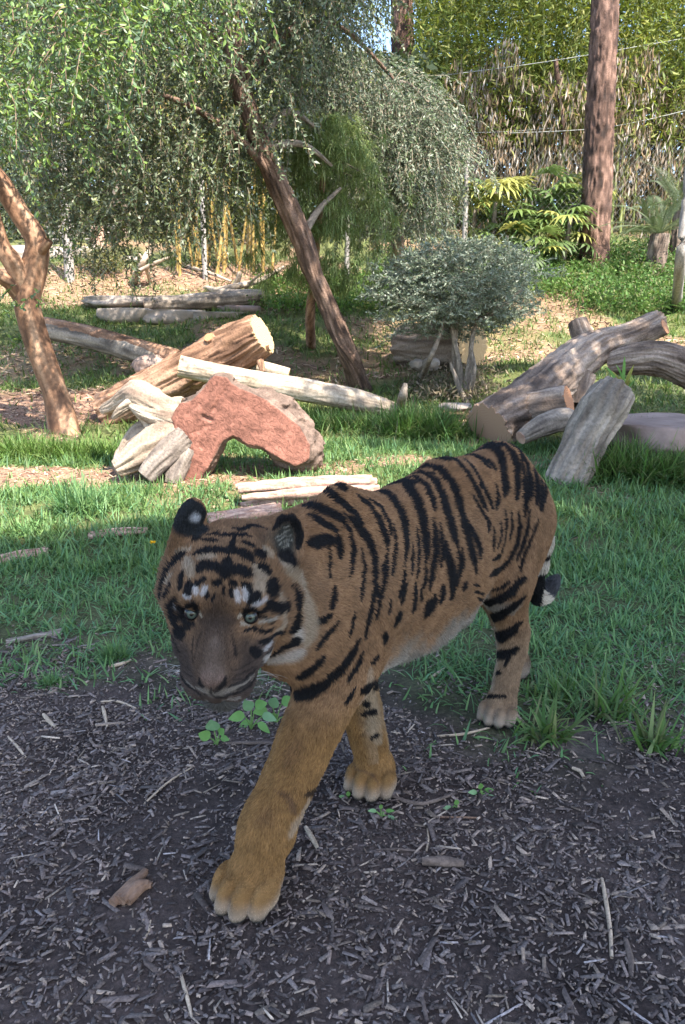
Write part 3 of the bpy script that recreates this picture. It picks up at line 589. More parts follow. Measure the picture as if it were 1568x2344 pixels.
rock('white_stone', 'small whitish stone in front of the thick log', px(955, 834, 9.0), (.09, .08, .07), M_ROCKG, 34)
rock('white_stone', 'slightly taller whitish stone next to the bush stem', px(985, 834, 8.95), (.10, .08, .085), M_ROCKG, 35)
rock('grey_stone', 'flat grey stone sunk in the grass behind the tall tuft', px(1042, 930, 7.2), (.16, .12, .06), M_ROCKG, 36, .5)
# ---- the red root stump: a sawn root crown with legs
def ZS(x, y): return 201.0 + x * .34188, 703.6 + y * .3418
YF = 5.02
OUT = [(850, 455), (930, 470), (960, 510), (1060, 560), (1180, 610), (1300, 700), (1420, 800), (1490, 920), (1480, 1020), (1390, 1070), (1300, 1020), (1180, 950), (1070, 920), (970, 860), (910, 890), (860, 990), (790, 1090), (730, 1190), (640, 1195), (560, 1130), (590, 1040), (610, 950), (620, 870), (560, 830), (530, 780), (560, 740), (610, 640), (690, 620), (760, 560), (810, 490)]
def sp(x, y, Y=YF): u, v = ZS(x, y); return px(u, v, Y)
poly = np.array([[sp(*p).x, sp(*p).z] for p in OUT])
def poly_sd(Q):
    d = np.full(len(Q), 1e9); inside = np.zeros(len(Q), bool); n = len(poly)
    for i in range(n):
        a, b_ = poly[i], poly[(i + 1) % n]; e = b_ - a; w = Q - a; t = np.clip((w @ e) / (e @ e), 0, 1); d = np.minimum(d, np.linalg.norm(w - t[:, None] * e, axis=1))
        c = ((a[1] <= Q[:, 1]) & (b_[1] > Q[:, 1])) | ((b_[1] <= Q[:, 1]) & (a[1] > Q[:, 1]))
        with np.errstate(divide='ignore', invalid='ignore'): xx = a[0] + (Q[:, 1] - a[1]) / (b_[1] - a[1]) * (b_[0] - a[0])
        inside ^= c & (Q[:, 0] < xx)
    return np.where(inside, -d, d)
sv = .011; lo = np.array([poly[:, 0].min() - .12, YF - .12, poly[:, 1].min() - .12]); hi = np.array([poly[:, 0].max() + .12, YF + .75, poly[:, 1].max() + .12]); nn = np.ceil((hi - lo) / sv).astype(int)
gxs, gys, gzs = [lo[j] + np.arange(nn[j]) * sv for j in range(3)]
XZ = np.stack(np.meshgrid(gxs, gzs, indexing='ij'), -1); pd = poly_sd(XZ.reshape(-1, 2)).reshape(XZ.shape[:2])
Gd = np.stack(np.meshgrid(gxs, gys, gzs, indexing='ij'), -1); FL_ = Gd.reshape(-1, 3)
dep = (gys - YF)[None, :, None]; back_in = np.clip(dep - .18, 0, 1) * .35
dd = np.maximum(pd[:, None, :] + back_in + np.clip(.015 - dep, 0, .1) * .0, np.maximum(-dep, dep - .48)); dd = dd.reshape(-1)
dd0 = prim_d(('c', (np.array(sp(1230, 740, YF + .3)), np.array(sp(1420, 960, YF + .28)), .19, .17)), FL_); h = np.maximum(.05 - np.abs(dd - dd0), 0) / .05; dd = np.minimum(dd, dd0) - h * h * .0125
for (x0, y0, x1, y1, r) in [(660, 715, 750, 650, .012), (840, 690, 880, 620, .018), (880, 610, 930, 545, .014), (770, 730, 830, 760, .022), (760, 940, 745, 880, .014), (745, 880, 800, 850, .012), (800, 850, 850, 900, .010), (700, 850, 780, 800, .014), (780, 800, 870, 790, .012), (540, 770, 545, 830, .03), (1060, 640, 1100, 700, .01), (1100, 700, 1140, 730, .010)]:
    d = prim_d(('c', (np.array(sp(x0, y0, YF - .005)), np.array(sp(x1, y1, YF - .005)), r, r * .8)), FL_) + .006 * vnoise(FL_, 40, 88); dd = np.maximum(dd, -d)
onface = smooth(.05, .01, np.abs(FL_[:, 1] - YF)) * smooth(-.02, -.06, poly_sd(FL_[:, [0, 2]])) if False else 0
ns = vnoise(FL_ * np.array((1, 1, 1)), 9, 81); n3 = vnoise(FL_, 26, 82); fr = np.clip(smooth(.02, .07, FL_[:, 1] - YF), .10, 1)
rgd = 1 - 2 * np.abs(vnoise(FL_ * np.array((.30, 1.5, 1.9)), 11, 86)); rg2 = 1 - 2 * np.abs(vnoise(FL_ * np.array((.28, 1.4, 1.8)), 26, 87))
dd = dd + (.016 * ns - .020 * rgd - .010 * rg2) * fr + .004 * (1 - fr) * vnoise(FL_ * np.array((1, 1, 1)), 18, 89)
SV, SQ = surface_nets(dd.reshape(nn).astype(np.float32), lo, sv); SN = vnormals(SV, SQ)
facing = smooth(.55, .85, -SN[:, 1]) * smooth(YF + .06, YF + .02, SV[:, 1]) * smooth(.012, -.002, poly_sd(SV[:, [0, 2]]))
_n = vnoise(SV * np.array((1, 1, 1)), 14, 83)[:, None]; _m = vnoise(SV * np.array((3, 1, 3)), 9, 84)[:, None]
wood = np.array((.15, .105, .082)) * (1 + .4 * _n + .3 * _m); _rg = np.sin(poly_sd(SV[:, [0, 2]]) * 150 + 3 * vnoise(SV, 6, 90))[:, None]; redc = np.array((.255, .112, .080)) * (1 + .16 * _n + .16 * _m + .10 * _rg)
barkz = smooth(.1, .35, vnoise(SV, 3.2, 85) + (SV[:, 2] - poly[:, 1].mean()) * .5)[:, None] * .6; redc = redc * (1 - .25 * barkz) 
SC = wood * (1 - facing[:, None]) + redc * facing[:, None]
stump_mat, nt, b = new_mat('red_root_wood'); a = N(nt, 'ShaderNodeAttribute', attribute_name='Col'); tc = N(nt, 'ShaderNodeTexCoord'); wv = N(nt, 'ShaderNodeTexNoise'); wv.inputs['Scale'].default_value = 30; wv.inputs['Detail'].default_value = 8; wv.inputs['Distortion'].default_value = 1.5
nt.links.new(tc.outputs['Object'], wv.inputs['Vector']); mx = N(nt, 'ShaderNodeMixRGB', blend_type='MULTIPLY'); mx.inputs[0].default_value = 1; nt.links.new(a.outputs['Color'], mx.inputs[1]); nt.links.new(ramp(nt, wv.outputs[0], [(.3, (.6, .58, .58)), (.55, (1, 1, 1)), (.75, (1.25, 1.2, 1.2))]), mx.inputs[2]); nt.links.new(mx.outputs[0], b.inputs['Base Color'])
bp = N(nt, 'ShaderNodeBump'); bp.inputs['Strength'].default_value = .5; bp.inputs['Distance'].default_value = .015; nt.links.new(wv.outputs[0], bp.inputs['Height']); nt.links.new(bp.outputs[0], b.inputs['Normal']); b.inputs['Roughness'].default_value = .85; b.inputs['Specular IOR Level'].default_value = .2
rs = empty('root_stump', sp(700, 1195, YF), 'sawn red root stump with arching legs and bleached roots', 'stump'); mesh_np('sawn_crown', SV, SQ, stump_mat, rs, np.clip(SC, 0, 1))
M_ROOT = bark_mat('bleached_root', (.17, .12, .09), (.33, .255, .19), (.46, .37, .29), .85, 9, (1, 1, 1), .7, .015); M_GROOT = bark_mat('grey_root', (.10, .08, .07), (.19, .155, .13), (.28, .235, .20), .9, 9, (1, 1, 1), .7, .015)
RO = [([(640, 700, .14), (540, 690, .14), (440, 645, .14), (350, 590, .16), (270, 600, .22), (190, 650, .30), (105, 690, .38)], [.10, .10, .095, .085, .065, .05, .03], 0), ([(600, 770, .10), (520, 745, .07), (440, 725, .06), (340, 690, .06), (290, 660, .08)], [.09, .075, .055, .035, .02], 0),
      ([(640, 850, .14), (540, 880, .08), (420, 940, .03), (300, 1010, 0), (190, 1075, -.03)], [.13, .12, .105, .085, .055], 0), ([(640, 860, .05), (560, 930, .0), (480, 1030, -.05), (395, 1135, -.08)], [.085, .075, .068, .055], 1), ([(600, 830, .28), (460, 850, .26), (340, 900, .24), (250, 990, .2), (200, 1050, .16)], [.13, .12, .10, .07, .04], 0),
      ([(320, 680, .10), (390, 740, .10), (450, 800, .10), (520, 850, .12)], [.03, .04, .05, .06], 0), ([(660, 950, .05), (620, 1040, .01), (585, 1120, -.03), (570, 1180, -.05)], [.07, .06, .055, .045], 1), ([(360, 590, .15), (290, 640, .12), (220, 690, .12), (170, 740, .14)], [.05, .042, .03, .012], 0), ([(470, 700, .2), (400, 660, .22), (330, 640, .26), (240, 660, .32)], [.08, .075, .06, .03], 0), ([(430, 880, .1), (470, 860, .05), (540, 850, .03)], [.02, .035, .05], 0)]
for i, (pts, rr, g_) in enumerate(RO): _, E = tube_mesh('root', [sp(x_, y_, YF + d_) for x_, y_, d_ in pts], rr, M_GROOT if g_ else M_ROOT, rs, 64, .02, .24, 2.6, 40 + i, .22); cap_mesh(E[1], M_GROOT if g_ else M_ROOT, rs, 'root_tip', .0, .01)
# ================================================================ trees and plants
def leaf_cloud(P, D, L, W, cols, r, tmpl=LEAF, jit=.5):
    n = len(P); zh = r.normal(0, 1, (n, 3)); l = L * r.uniform(.6, 1.3, n); w = W * r.uniform(.7, 1.3, n)
    cols = np.asarray(cols); C = cols[r.integers(0, len(cols), n)] * r.uniform(.65, 1.35, (n, 1))
    return inst(*tmpl, frames(D + r.normal(0, jit, (n, 3)), zh, w, l, l), P, C)
def hanging_twigs(A, lens, r, step, droop=.9, spread=.6):
    """points and directions along twigs that arch out and hang from the anchors A"""
    Ps, Ds, tw = [], [], []
    n = len(A); az = r.uniform(0, 6.283, n); d0 = np.stack([np.cos(az) * spread, np.sin(az) * spread, r.uniform(-.5, .25, n)], 1); kmax = int(lens.max() / step)
    p = A.copy(); d = d0 / np.linalg.norm(d0, axis=1, keepdims=True)
    for k in range(kmax):
        act = lens > k * step; p = p + d * step; d = d + np.array((0, 0, -droop * step * 2.2)) + r.normal(0, .06, (n, 3)); d /= np.linalg.norm(d, axis=1, keepdims=True)
        Ps.append(p[act].copy()); Ds.append(d[act].copy())
        tw.append(np.where(act)[0])
    return np.concatenate(Ps), np.concatenate(Ds), np.concatenate(tw)
def strip_twigs(Ps, Ds, w, colr, step):
    n = len(Ps); r_ = np.random.default_rng(1); zh = np.cross(Ds, r_.normal(0, 1, (n, 3)))
    return inst([(-.5, -.6, 0), (.5, -.6, 0), (.5, .6, 0), (-.5, .6, 0)], [(0, 1, 2, 3)], frames(Ds, zh, np.full(n, w), np.full(n, step), np.full(n, 1.)), Ps, np.tile(np.array(colr), (n, 1)))
WEEP = [(.085, .115, .066), (.11, .145, .084), (.15, .18, .11), (.065, .09, .052), (.10, .14, .06), (.19, .21, .145), (.17, .20, .06)]
BRIGHT = [(.13, .21, .045), (.17, .25, .05), (.10, .17, .05), (.08, .13, .06), (.09, .14, .075)]
# ---- leaning weeping tree
def anchor_cloud(n, poly_uv, y0, y1, r, vmax=None):
    out = []
    us = np.array([p[0] for p in poly_uv]); lows = np.array([p[1] for p in poly_uv]); tops = np.array([p[2] for p in poly_uv])
    u = r.uniform(us.min(), us.max(), n); lo_, hi_ = np.interp(u, us, tops), np.interp(u, us, lows); v = lo_ + (hi_ - lo_) * r.random(n) ** .8; Y = r.uniform(y0, y1, n)
    return np.array([tuple(at(a, b_, c)) for a, b_, c in zip(u, v, Y)]), u, v
r = np.random.default_rng(51)
wt = empty('weeping_tree', gp(832, 892), 'leaning weeping tree with reddish trunk and drooping grey green foliage', 'tree')
tube_mesh('trunk', [gp(832, 896) - Vector((0, 0, .05)), px(800, 820, 8.45), px(757, 715, 8.4), px(715, 620, 8.35), px(690, 545, 8.3), px(640, 430, 8.2), px(592, 320, 8.1), px(550, 200, 8.0), px(530, 60, 7.9), px(520, -120, 7.9)], [.115, .098, .09, .088, .10, .10, .088, .08, .07, .05], M_SHAG, wt, 64, .04, .20, 4, 3, .14)
for i, pp in enumerate([[px(592, 320, 8.1), px(660, 255, 8.3), px(730, 300, 8.5)], [px(640, 430, 8.2), px(560, 330, 8.0), px(430, 240, 7.9), px(300, 200, 7.8)], [px(550, 190, 8.0), px(680, 60, 8.4), px(790, 70, 8.8), px(900, 180, 9.2)], [px(540, 120, 8), px(420, 20, 8.3), px(260, -20, 8.6)], [px(690, 545, 8.3), px(730, 480, 8.5), px(780, 430, 8.6)], [px(600, 340, 8.1), px(690, 330, 8.3), px(760, 380, 8.5)]]):
    tube_mesh('limb', pp, np.linspace(.05, .015, len(pp)), M_DRIFT if i in (0, 4, 5) else M_SHAG, wt, 12, .06, .08, 4, 20 + i, .06)
Aw, _, _ = anchor_cloud(2900, [(30, 480, -260), (200, 500, -260), (350, 490, -260), (480, 440, -260), (560, 370, -260), (640, 230, -260), (700, 100, -260), (760, 40, -260), (810, 0, -260)], 7.6, 10.2, r)
Pw, Dw, tw = hanging_twigs(Aw, r.uniform(.35, 1.1, len(Aw)), r, .034)
k = r.random(len(Pw)) < .93; lf = leaf_cloud(np.repeat(Pw[k], 2, 0), np.repeat(Dw[k], 2, 0), .052, .020, WEEP, r, jit=.75)
mesh_np('crown', *lf[:2], leaf_mat, wt, lf[2]); tg = strip_twigs(Pw, Dw, .005, (.16, .12, .085), .034); mesh_np('twigs', *tg[:2], dry_mat, wt, tg[2])
# drooping curtain on the right side of the crown
wt2 = empty('weeping_tree', gp(905, 700), 'paler grey green weeping tree draped behind the feathery conifer', 'tree')
tube_mesh('trunk', [gp(905, 700), px(910, 560, 11.6), px(900, 400, 11.2), px(880, 200, 10.9)], [.11, .10, .08, .05], M_BARK, wt2, 18, .06, .1, 5, 4, .06)
for i, pp in enumerate([[px(880, 200, 10.9), px(930, 190, 10.8), px(985, 240, 10.7)], [px(895, 330, 11), px(850, 260, 10.8), px(800, 240, 10.7)], [px(620, 165, 10.2), px(760, 220, 10.4), px(900, 300, 10.9)]]): tube_mesh('limb', pp, np.linspace(.035, .012, 3), M_DRIFT, wt2, 10, .08, .08, 4, 40 + i, .06)
A2, _, _ = anchor_cloud(1600, [(690, 260, 60), (780, 400, 60), (850, 470, 120), (920, 500, 135), (980, 460, 170), (1020, 330, 220)], 9.9, 11.4, r)
P2, D2, _ = hanging_twigs(A2, r.uniform(.4, 1.2, len(A2)), r, .045); lf = leaf_cloud(np.repeat(P2, 2, 0), np.repeat(D2, 2, 0), .055, .018, [(.13, .165, .11), (.16, .19, .13), (.10, .13, .085), (.19, .215, .16), (.12, .17, .08)], r, jit=.6)
mesh_np('crown', *lf[:2], leaf_mat, wt2, lf[2]); tg = strip_twigs(P2, D2, .006, (.24, .20, .15), .045); mesh_np('twigs', *tg[:2], dry_mat, wt2, tg[2])
# ---- small forked tree on the left
ft = empty('forked_tree', gp(150, 990), 'small forked tree with smooth tan bark dappled by sun', 'tree')
tube_mesh('trunk', [gp(152, 992) - Vector((0, 0, .06)), px(128, 905, 6.75), px(88, 790, 6.72), px(62, 690, 6.7), px(78, 610, 6.7), px(82, 550, 6.68), px(45, 490, 6.65), px(8, 430, 6.6), px(-40, 350, 6.55), px(-70, 200, 6.5)], [.135, .112, .108, .118, .11, .095, .085, .08, .07, .05], M_SMOOTHBARK, ft, 36, .03, .04, 3, 5, .10)
tube_mesh('limb', [px(66, 665, 6.7), px(28, 600, 6.6), px(2, 560, 6.55), px(-20, 480, 6.5), px(-50, 380, 6.4)], [.09, .08, .075, .06, .04], M_SMOOTHBARK, ft, 24, .03, .04, 3, 6, .08)
tube_mesh('limb', [px(60, 700, 6.72), px(25, 650, 6.6), px(-15, 625, 6.5), px(-60, 590, 6.4)], [.07, .06, .055, .04], M_SMOOTHBARK, ft, 24, .03, .04, 3, 7, .08)
tube_mesh('limb', [px(82, 590, 6.7), px(105, 562, 6.6), px(112, 550, 6.58)], [.05, .04, .035], M_SMOOTHBARK, ft, 16, .02, .06, 3, 8, .08)
Af, _, _ = anchor_cloud(520, [(-160, 300, -320), (0, 270, -320), (120, 250, -320), (260, 150, -320), (380, 60, -320), (470, -40, -320)], 4.9, 7.4, r)
Pf, Df, _ = hanging_twigs(Af, r.uniform(.25, .9, len(Af)), r, .034); lf = leaf_cloud(np.repeat(Pf, 2, 0), np.repeat(Df, 2, 0), .050, .021, BRIGHT, r, LEAF2, jit=.75)
Asm = np.array([tuple(px(u, v, 6.4)) for u, v in ((20, 690), (95, 660), (100, 690), (15, 760), (40, 650), (175, 330), (185, 560), (10, 720))]); Ps, Ds, _ = hanging_twigs(Asm, r.uniform(.12, .3, len(Asm)), r, .03); lf2 = leaf_cloud(np.repeat(Ps, 2, 0), np.repeat(Ds, 2, 0), .055, .024, BRIGHT, r, LEAF2, jit=.6)
V, F, C = merge([lf, lf2]); mesh_np('crown', V, F, leaf_mat, ft, C); tg = strip_twigs(np.concatenate([Pf, Ps]), np.concatenate([Df, Ds]), .005, (.2, .14, .10), .034); mesh_np('twigs', *tg[:2], dry_mat, ft, tg[2])
# ---- feathery conifer with long drooping needles
fc = empty('feathery_conifer', gp(712, 795), 'young feathery conifer with long soft drooping needles', 'conifer')
tube_mesh('trunk', [gp(712, 795), px(710, 720, 9.6), px(716, 650, 9.5), px(730, 500, 9.3), px(745, 350, 9.2), px(750, 260, 9.1)], [.065, .06, .05, .04, .025, .012], M_BARKR, fc, 16, .05, .1, 4, 9, .05)
Pn, Dn = [], []
for i in range(330):
    u = r.normal(745, 75); v = r.uniform(265, 660); u = 745 + (u - 745) * (.5 + .75 * min(1, (v - 250) / 220)); p = np.array(px(u, v, r.uniform(8.5, 9.6))); nb = 42
    base = p + r.normal(0, .025, (nb, 3)); d = np.stack([r.normal(0, .55, nb), r.normal(0, .55, nb), r.uniform(-1.0, .35, nb)], 1); Pn.append(base); Dn.append(d)
Pn, Dn = np.concatenate(Pn), np.concatenate(Dn); n = len(Pn); cc = np.array([(.18, .25, .085), (.22, .29, .11), (.14, .20, .08), (.27, .31, .14)])[r.integers(0, 4, n)] * r.uniform(.7, 1.3, (n, 1)); h_ = r.uniform(.12, .26, n)
lf = inst(*BLADE[.8], frames(Dn, np.stack([-Dn[:, 0], -Dn[:, 1], np.full(n, .4)], 1), np.full(n, .0048), h_, h_), Pn, cc); mesh_np('needles', *lf[:2], soft_leaf_mat, fc, lf[2])
for i in range(14):
    u, v = r.uniform(650, 840), r.uniform(330, 600); y = r.uniform(8.9, 9.7); tube_mesh('branch', [px(735, v - 30, 9.3), px((735 + u) / 2, v - 25, (9.3 + y) / 2), px(u, v, y)], [.014, .010, .005], M_DRIFT, fc, 7, .08, .05, 2, i, .05)
# ---- olive bush
ob = empty('olive_bush', gp(1050, 905), 'rounded grey green olive bush on bare stems', 'bush')
for i, pp in enumerate([[gp(1060, 912), px(1050, 830, 8.15), px(1030, 740, 8.2), px(1000, 660, 8.2)], [gp(1062, 915), px(1075, 830, 8.1), px(1090, 740, 8.1), px(1150, 650, 8.0)], [gp(1050, 905), px(1040, 800, 8.2), px(1050, 700, 8.2), px(1060, 620, 8.2)], [gp(958, 880), px(985, 820, 8.0), px(1005, 770, 8.1), px(1020, 720, 8.1)], [gp(1072, 915), px(1085, 850, 8.0), px(1080, 800, 8.0)], [px(1090, 740, 8.1), px(1150, 700, 7.9), px(1200, 660, 7.9)], [gp(1065, 925), px(1045, 870, 7.95), px(1030, 830, 7.9)]]):
    tube_mesh('stem', pp, np.linspace(.038, .012, len(pp)), M_DRIFT, ob, 10, .04, .12, 3, 60 + i, .1)
n = 1900; q = r.normal(0, 1, (n, 3)); q /= np.linalg.norm(q, axis=1, keepdims=True); q *= r.random((n, 1)) ** .38; c0 = np.array(px(1042, 662, 8.15)); Ao = c0 + q * np.array((.90, .78, .52)) + np.stack([0 * q[:, 0], 0 * q[:, 0], .16 * vnoise(q, 2.2, 5)], 1) * np.array((1, 1, 1.))
Ao = Ao[(Ao[:, 2] - c0[2]) > -.40 + .22 * vnoise(Ao, 2.5, 6) - .1 * np.abs(Ao[:, 0] - c0[0])]
Po, Do, _ = hanging_twigs(Ao, r.uniform(.10, .30, len(Ao)), r, .022, droop=-.5, spread=1.0); lf = leaf_cloud(np.repeat(Po, 2, 0), np.repeat(Do, 2, 0), .044, .0145, [(.15, .19, .125), (.19, .23, .16), (.24, .275, .21), (.11, .145, .09), (.27, .30, .23)], r, jit=.7)
mesh_np('foliage', *lf[:2], leaf_mat, ob, lf[2]); tg = strip_twigs(Po, Do, .004, (.2, .17, .13), .022); mesh_np('twigs', *tg[:2], dry_mat, ob, tg[2])
# dry sprigs under the bush
# ---- tall grass tufts
def tuft(name, label, c, n, rad, h0, h1, w, cols, group='tall grass tufts', lean=.9):
    r_ = np.random.default_rng(int(abs(c.x * 1000 + c.y * 77))); t = r_.normal(0, .45, (n, 2)) * np.array(rad); x = c.x + t[:, 0]; y = c.y + t[:, 1]; V, F, C = blades(x, y, r_, h0, h1, w, cols, lean); return tag(mesh_np(name, V, F, grass_mat, None, C), label, 'grass', group)
FRESH = [(.09, .17, .035), (.115, .195, .04), (.07, .14, .032), (.15, .20, .06)]; MIDG = [(.07, .15, .035), (.09, .17, .04), (.11, .18, .05), (.06, .13, .03), (.17, .19, .08)]
tuft('grass_tuft', 'bright fresh grass patch at the foot of the forked tree', gp(130, 1055), 2600, (.55, .22), .10, .26, .0042, FRESH); tuft('grass_tuft', 'bright low grass strip in front of the bleached roots', gp(225, 1050), 900, (.30, .14), .08, .2, .004, FRESH); tuft('grass_tuft', 'bright grass beyond the forked tree foot', gp(20, 1045), 900, (.4, .2), .1, .24, .0042, FRESH)
tuft('grass_tuft', 'dense arching tuft of dark grass between the pole end and the tiger back', gp(970, 1000), 2200, (.42, .22), .16, .40, .0055, MIDG); tuft('grass_tuft', 'lower grass tuft in front of the pale pole', gp(800, 985), 1500, (.55, .2), .10, .26, .005, MIDG); tuft('grass_tuft', 'grass tuft crowding the round cut of the arched leg of the red stump', gp(740, 965), 700, (.3, .2), .10, .24, .005, MIDG)
tuft('grass_tuft', 'long arching grass tuft around the foot of the leaning stump', gp(1420, 1095), 2400, (.32, .16), .14, .40, .0055, MIDG, lean=1.3); tuft('grass_tuft', 'arching grass tuft in front of the flat stone', gp(1530, 1110), 2000, (.35, .14), .12, .34, .0055, MIDG, lean=1.3); tuft('grass_tuft', 'grass tuft between the leaning stump and the flat stone', gp(1450, 1040), 1200, (.2, .14), .14, .36, .005, MIDG)
tuft('grass_tuft', 'tall wispy grass tuft on the lawn to the left of the tiger head', gp(185, 1175), 500, (.16, .12), .12, .30, .004, GREENS); tuft('grass_tuft', 'fine grass tuft standing in the mulch beside the tiger face', gp(265, 1515), 420, (.05, .04), .04, .10, .0022, GREENS, lean=1.0); tuft('grass_tuft', 'small grass tuft alone on the mulch near the pale stick', gp(118, 1572), 260, (.035, .03), .03, .07, .002, GREENS, lean=1.0)
tuft('grass_tuft', 'broad leaved grass tuft beside the bare soil patch', gp(1250, 1700), 70, (.07, .05), .06, .17, .0055, MIDG, lean=.8); tuft('grass_tuft', 'tall thin grass tuft on the far side of the bare soil patch', gp(1390, 1640), 70, (.10, .06), .08, .22, .005, MIDG, lean=.7); tuft('grass_tuft', 'upright grass tuft beside the bare soil patch towards the lawn', gp(1490, 1720), 60, (.06, .05), .06, .18, .005, MIDG, lean=.7); tuft('grass_tuft', 'upright wispy blades behind the hind paw', gp(1275, 1610), 60, (.08, .05), .06, .15, .004, MIDG, lean=.8)
# ---- broad leaved seedlings
def seedling(label, c, leaves, group='seedlings at the mulch edge'):
    t = empty('seedling', c, label, 'seedling', group)
    for i, (u, v, L, W, az, pt) in enumerate(leaves):
        tip = at(u, v, c.y + .02 * math.sin(i * 2.1)); V, F, E = tube([c, (c + tip) / 2 + Vector((0, 0, .006)), tip], [.0028, .002, .0014], 6, .01); mesh_np('stalk', V, F, M_STALK, t)
        a = R(az); d = Vector((math.cos(a), -.35, math.sin(a))).normalized(); sd = d.cross(Vector((0, -.75, .65))).normalized(); nn_ = sd.cross(d); vs, fs = [], []
        for k in range(9):
            s_ = k / 8; ww = W * .78 * (math.sin(math.pi * min(1, s_ ** .8 * .96 + .03)) ** .8); q = tip + d * (L * s_) - Vector((0, 0, 1)) * (L * pt * s_ * s_)
            vs += [q - sd * ww + nn_ * (.2 * ww), q, q + sd * ww + nn_ * (.2 * ww)]
        for k in range(8): fs += [(k * 3, k * 3 + 1, k * 3 + 4, k * 3 + 3), (k * 3 + 1, k * 3 + 2, k * 3 + 5, k * 3 + 4)]
        mesh_np('leaf', [tuple(x_) for x_ in vs], fs, M_SEEDLEAF if i % 3 else M_SEEDLEAF2, t)
    return t
M_STALK = noise_mat('green_stalk', [(0, (.10, .20, .05)), (1, (.16, .26, .08))], 20, bump=0); 
def leafm(name, a, b_):
    m = noise_mat(name, [(.3, a), (.7, b_)], 40, 4, .5, .3, 120, spec=.35, bdist=.002); nt = m.node_tree; bs = nt.nodes['Principled BSDF']; t_ = N(nt, 'ShaderNodeBsdfTranslucent'); t_.inputs[0].default_value = (*b_, 1); mx = N(nt, 'ShaderNodeMixShader'); mx.inputs[0].default_value = .3; nt.links.new(bs.outputs[0], mx.inputs[1]); nt.links.new(t_.outputs[0], mx.inputs[2]); nt.links.new(mx.outputs[0], nt.nodes['Material Output'].inputs[0]); return m
M_SEEDLEAF = leafm('seedling_leaf', (.12, .26, .06), (.17, .33, .09)); M_SEEDLEAF2 = leafm('seedling_leaf_pale', (.15, .28, .12), (.21, .35, .17))
seedling('round leaved seedling under the tiger chin', gp(497, 1715), [(490, 1672, .05, .026, 95, .1), (502, 1680, .035, .016, 60, .2), (480, 1690, .045, .02, 130, .2), (488, 1705, .045, .016, -110, .1), (505, 1690, .03, .012, 20, .3)])
seedling('leafy seedling cluster beside the tiger chest', gp(575, 1672), [(575, 1625, .055, .022, 110, .2), (585, 1620, .06, .02, 50, .3), (560, 1640, .05, .02, 160, .3), (600, 1640, .05, .018, 20, .4), (572, 1650, .04, .014, 200, .3), (590, 1655, .04, .014, -20, .3)])
seedling('leafy seedling cluster touching the tiger leg', gp(632, 1668), [(625, 1620, .06, .022, 80, .2), (645, 1610, .06, .022, 40, .3), (612, 1630, .05, .018, 150, .3), (650, 1640, .05, .016, 10, .4), (630, 1645, .04, .014, 100, .3)])
seedling('small rosette seedling behind the far front paw', gp(1100, 1760 + 70), [(1092, 1815, .03, .008, 150, .2), (1108, 1812, .03, .008, 40, .2), (1100, 1806, .03, .009, 95, .2), (1115, 1822, .028, .007, 5, .3), (1088, 1824, .028, .007, 185, .3)])
seedling('small rosette seedling right of the far front paw', gp(1045, 1862), [(1035, 1850, .028, .008, 155, .2), (1055, 1850, .028, .008, 30, .2), (1045, 1843, .03, .008, 95, .2)])
seedling('small seedling in front of the far front paw', gp(797, 1845), [(790, 1828, .025, .007, 130, .2), (803, 1826, .025, .007, 50, .2), (797, 1822, .025, .007, 90, .2)])
seedling('small seedling on the mulch between paw and twig', gp(872, 1872), [(862, 1858, .03, .006, 140, .3), (882, 1858, .03, .006, 40, .3), (872, 1852, .03, .006, 92, .3), (885, 1868, .03, .005, 5, .3)])
# ---- dandelions
def dandelion(label, c, top):
    t = empty('dandelion', c, label, 'flower', 'yellow flowers in the lawn'); V, F, E = tube([c, (c + top) / 2, top], [.0016, .0014, .0012], 6, .02); mesh_np('stalk', V, F, M_STALK, t)
    r_ = np.random.default_rng(3); n_ = 34; a_ = r_.uniform(0, 6.283, n_); e_ = r_.uniform(.1, 1.0, n_); D_ = np.stack([np.cos(a_), np.sin(a_), e_], 1); lf_ = leaf_cloud(np.tile(np.array(top), (n_, 1)), D_, .017, .006, [(.75, .45, .02), (.80, .52, .03)], r_, jit=.1); mesh_np('petals', *lf_[:2], soft_leaf_mat, t, lf_[2])
_g = gp(350, 1275); dandelion('small yellow flower in the grass to the left of the tiger ear', _g, at(350, 1243, _g.y)); _g = gp(1040, 1110); dandelion('tiny yellow flower beyond the tiger back', gp(700, 1085), at(699, 1076, gp(700, 1085).y))
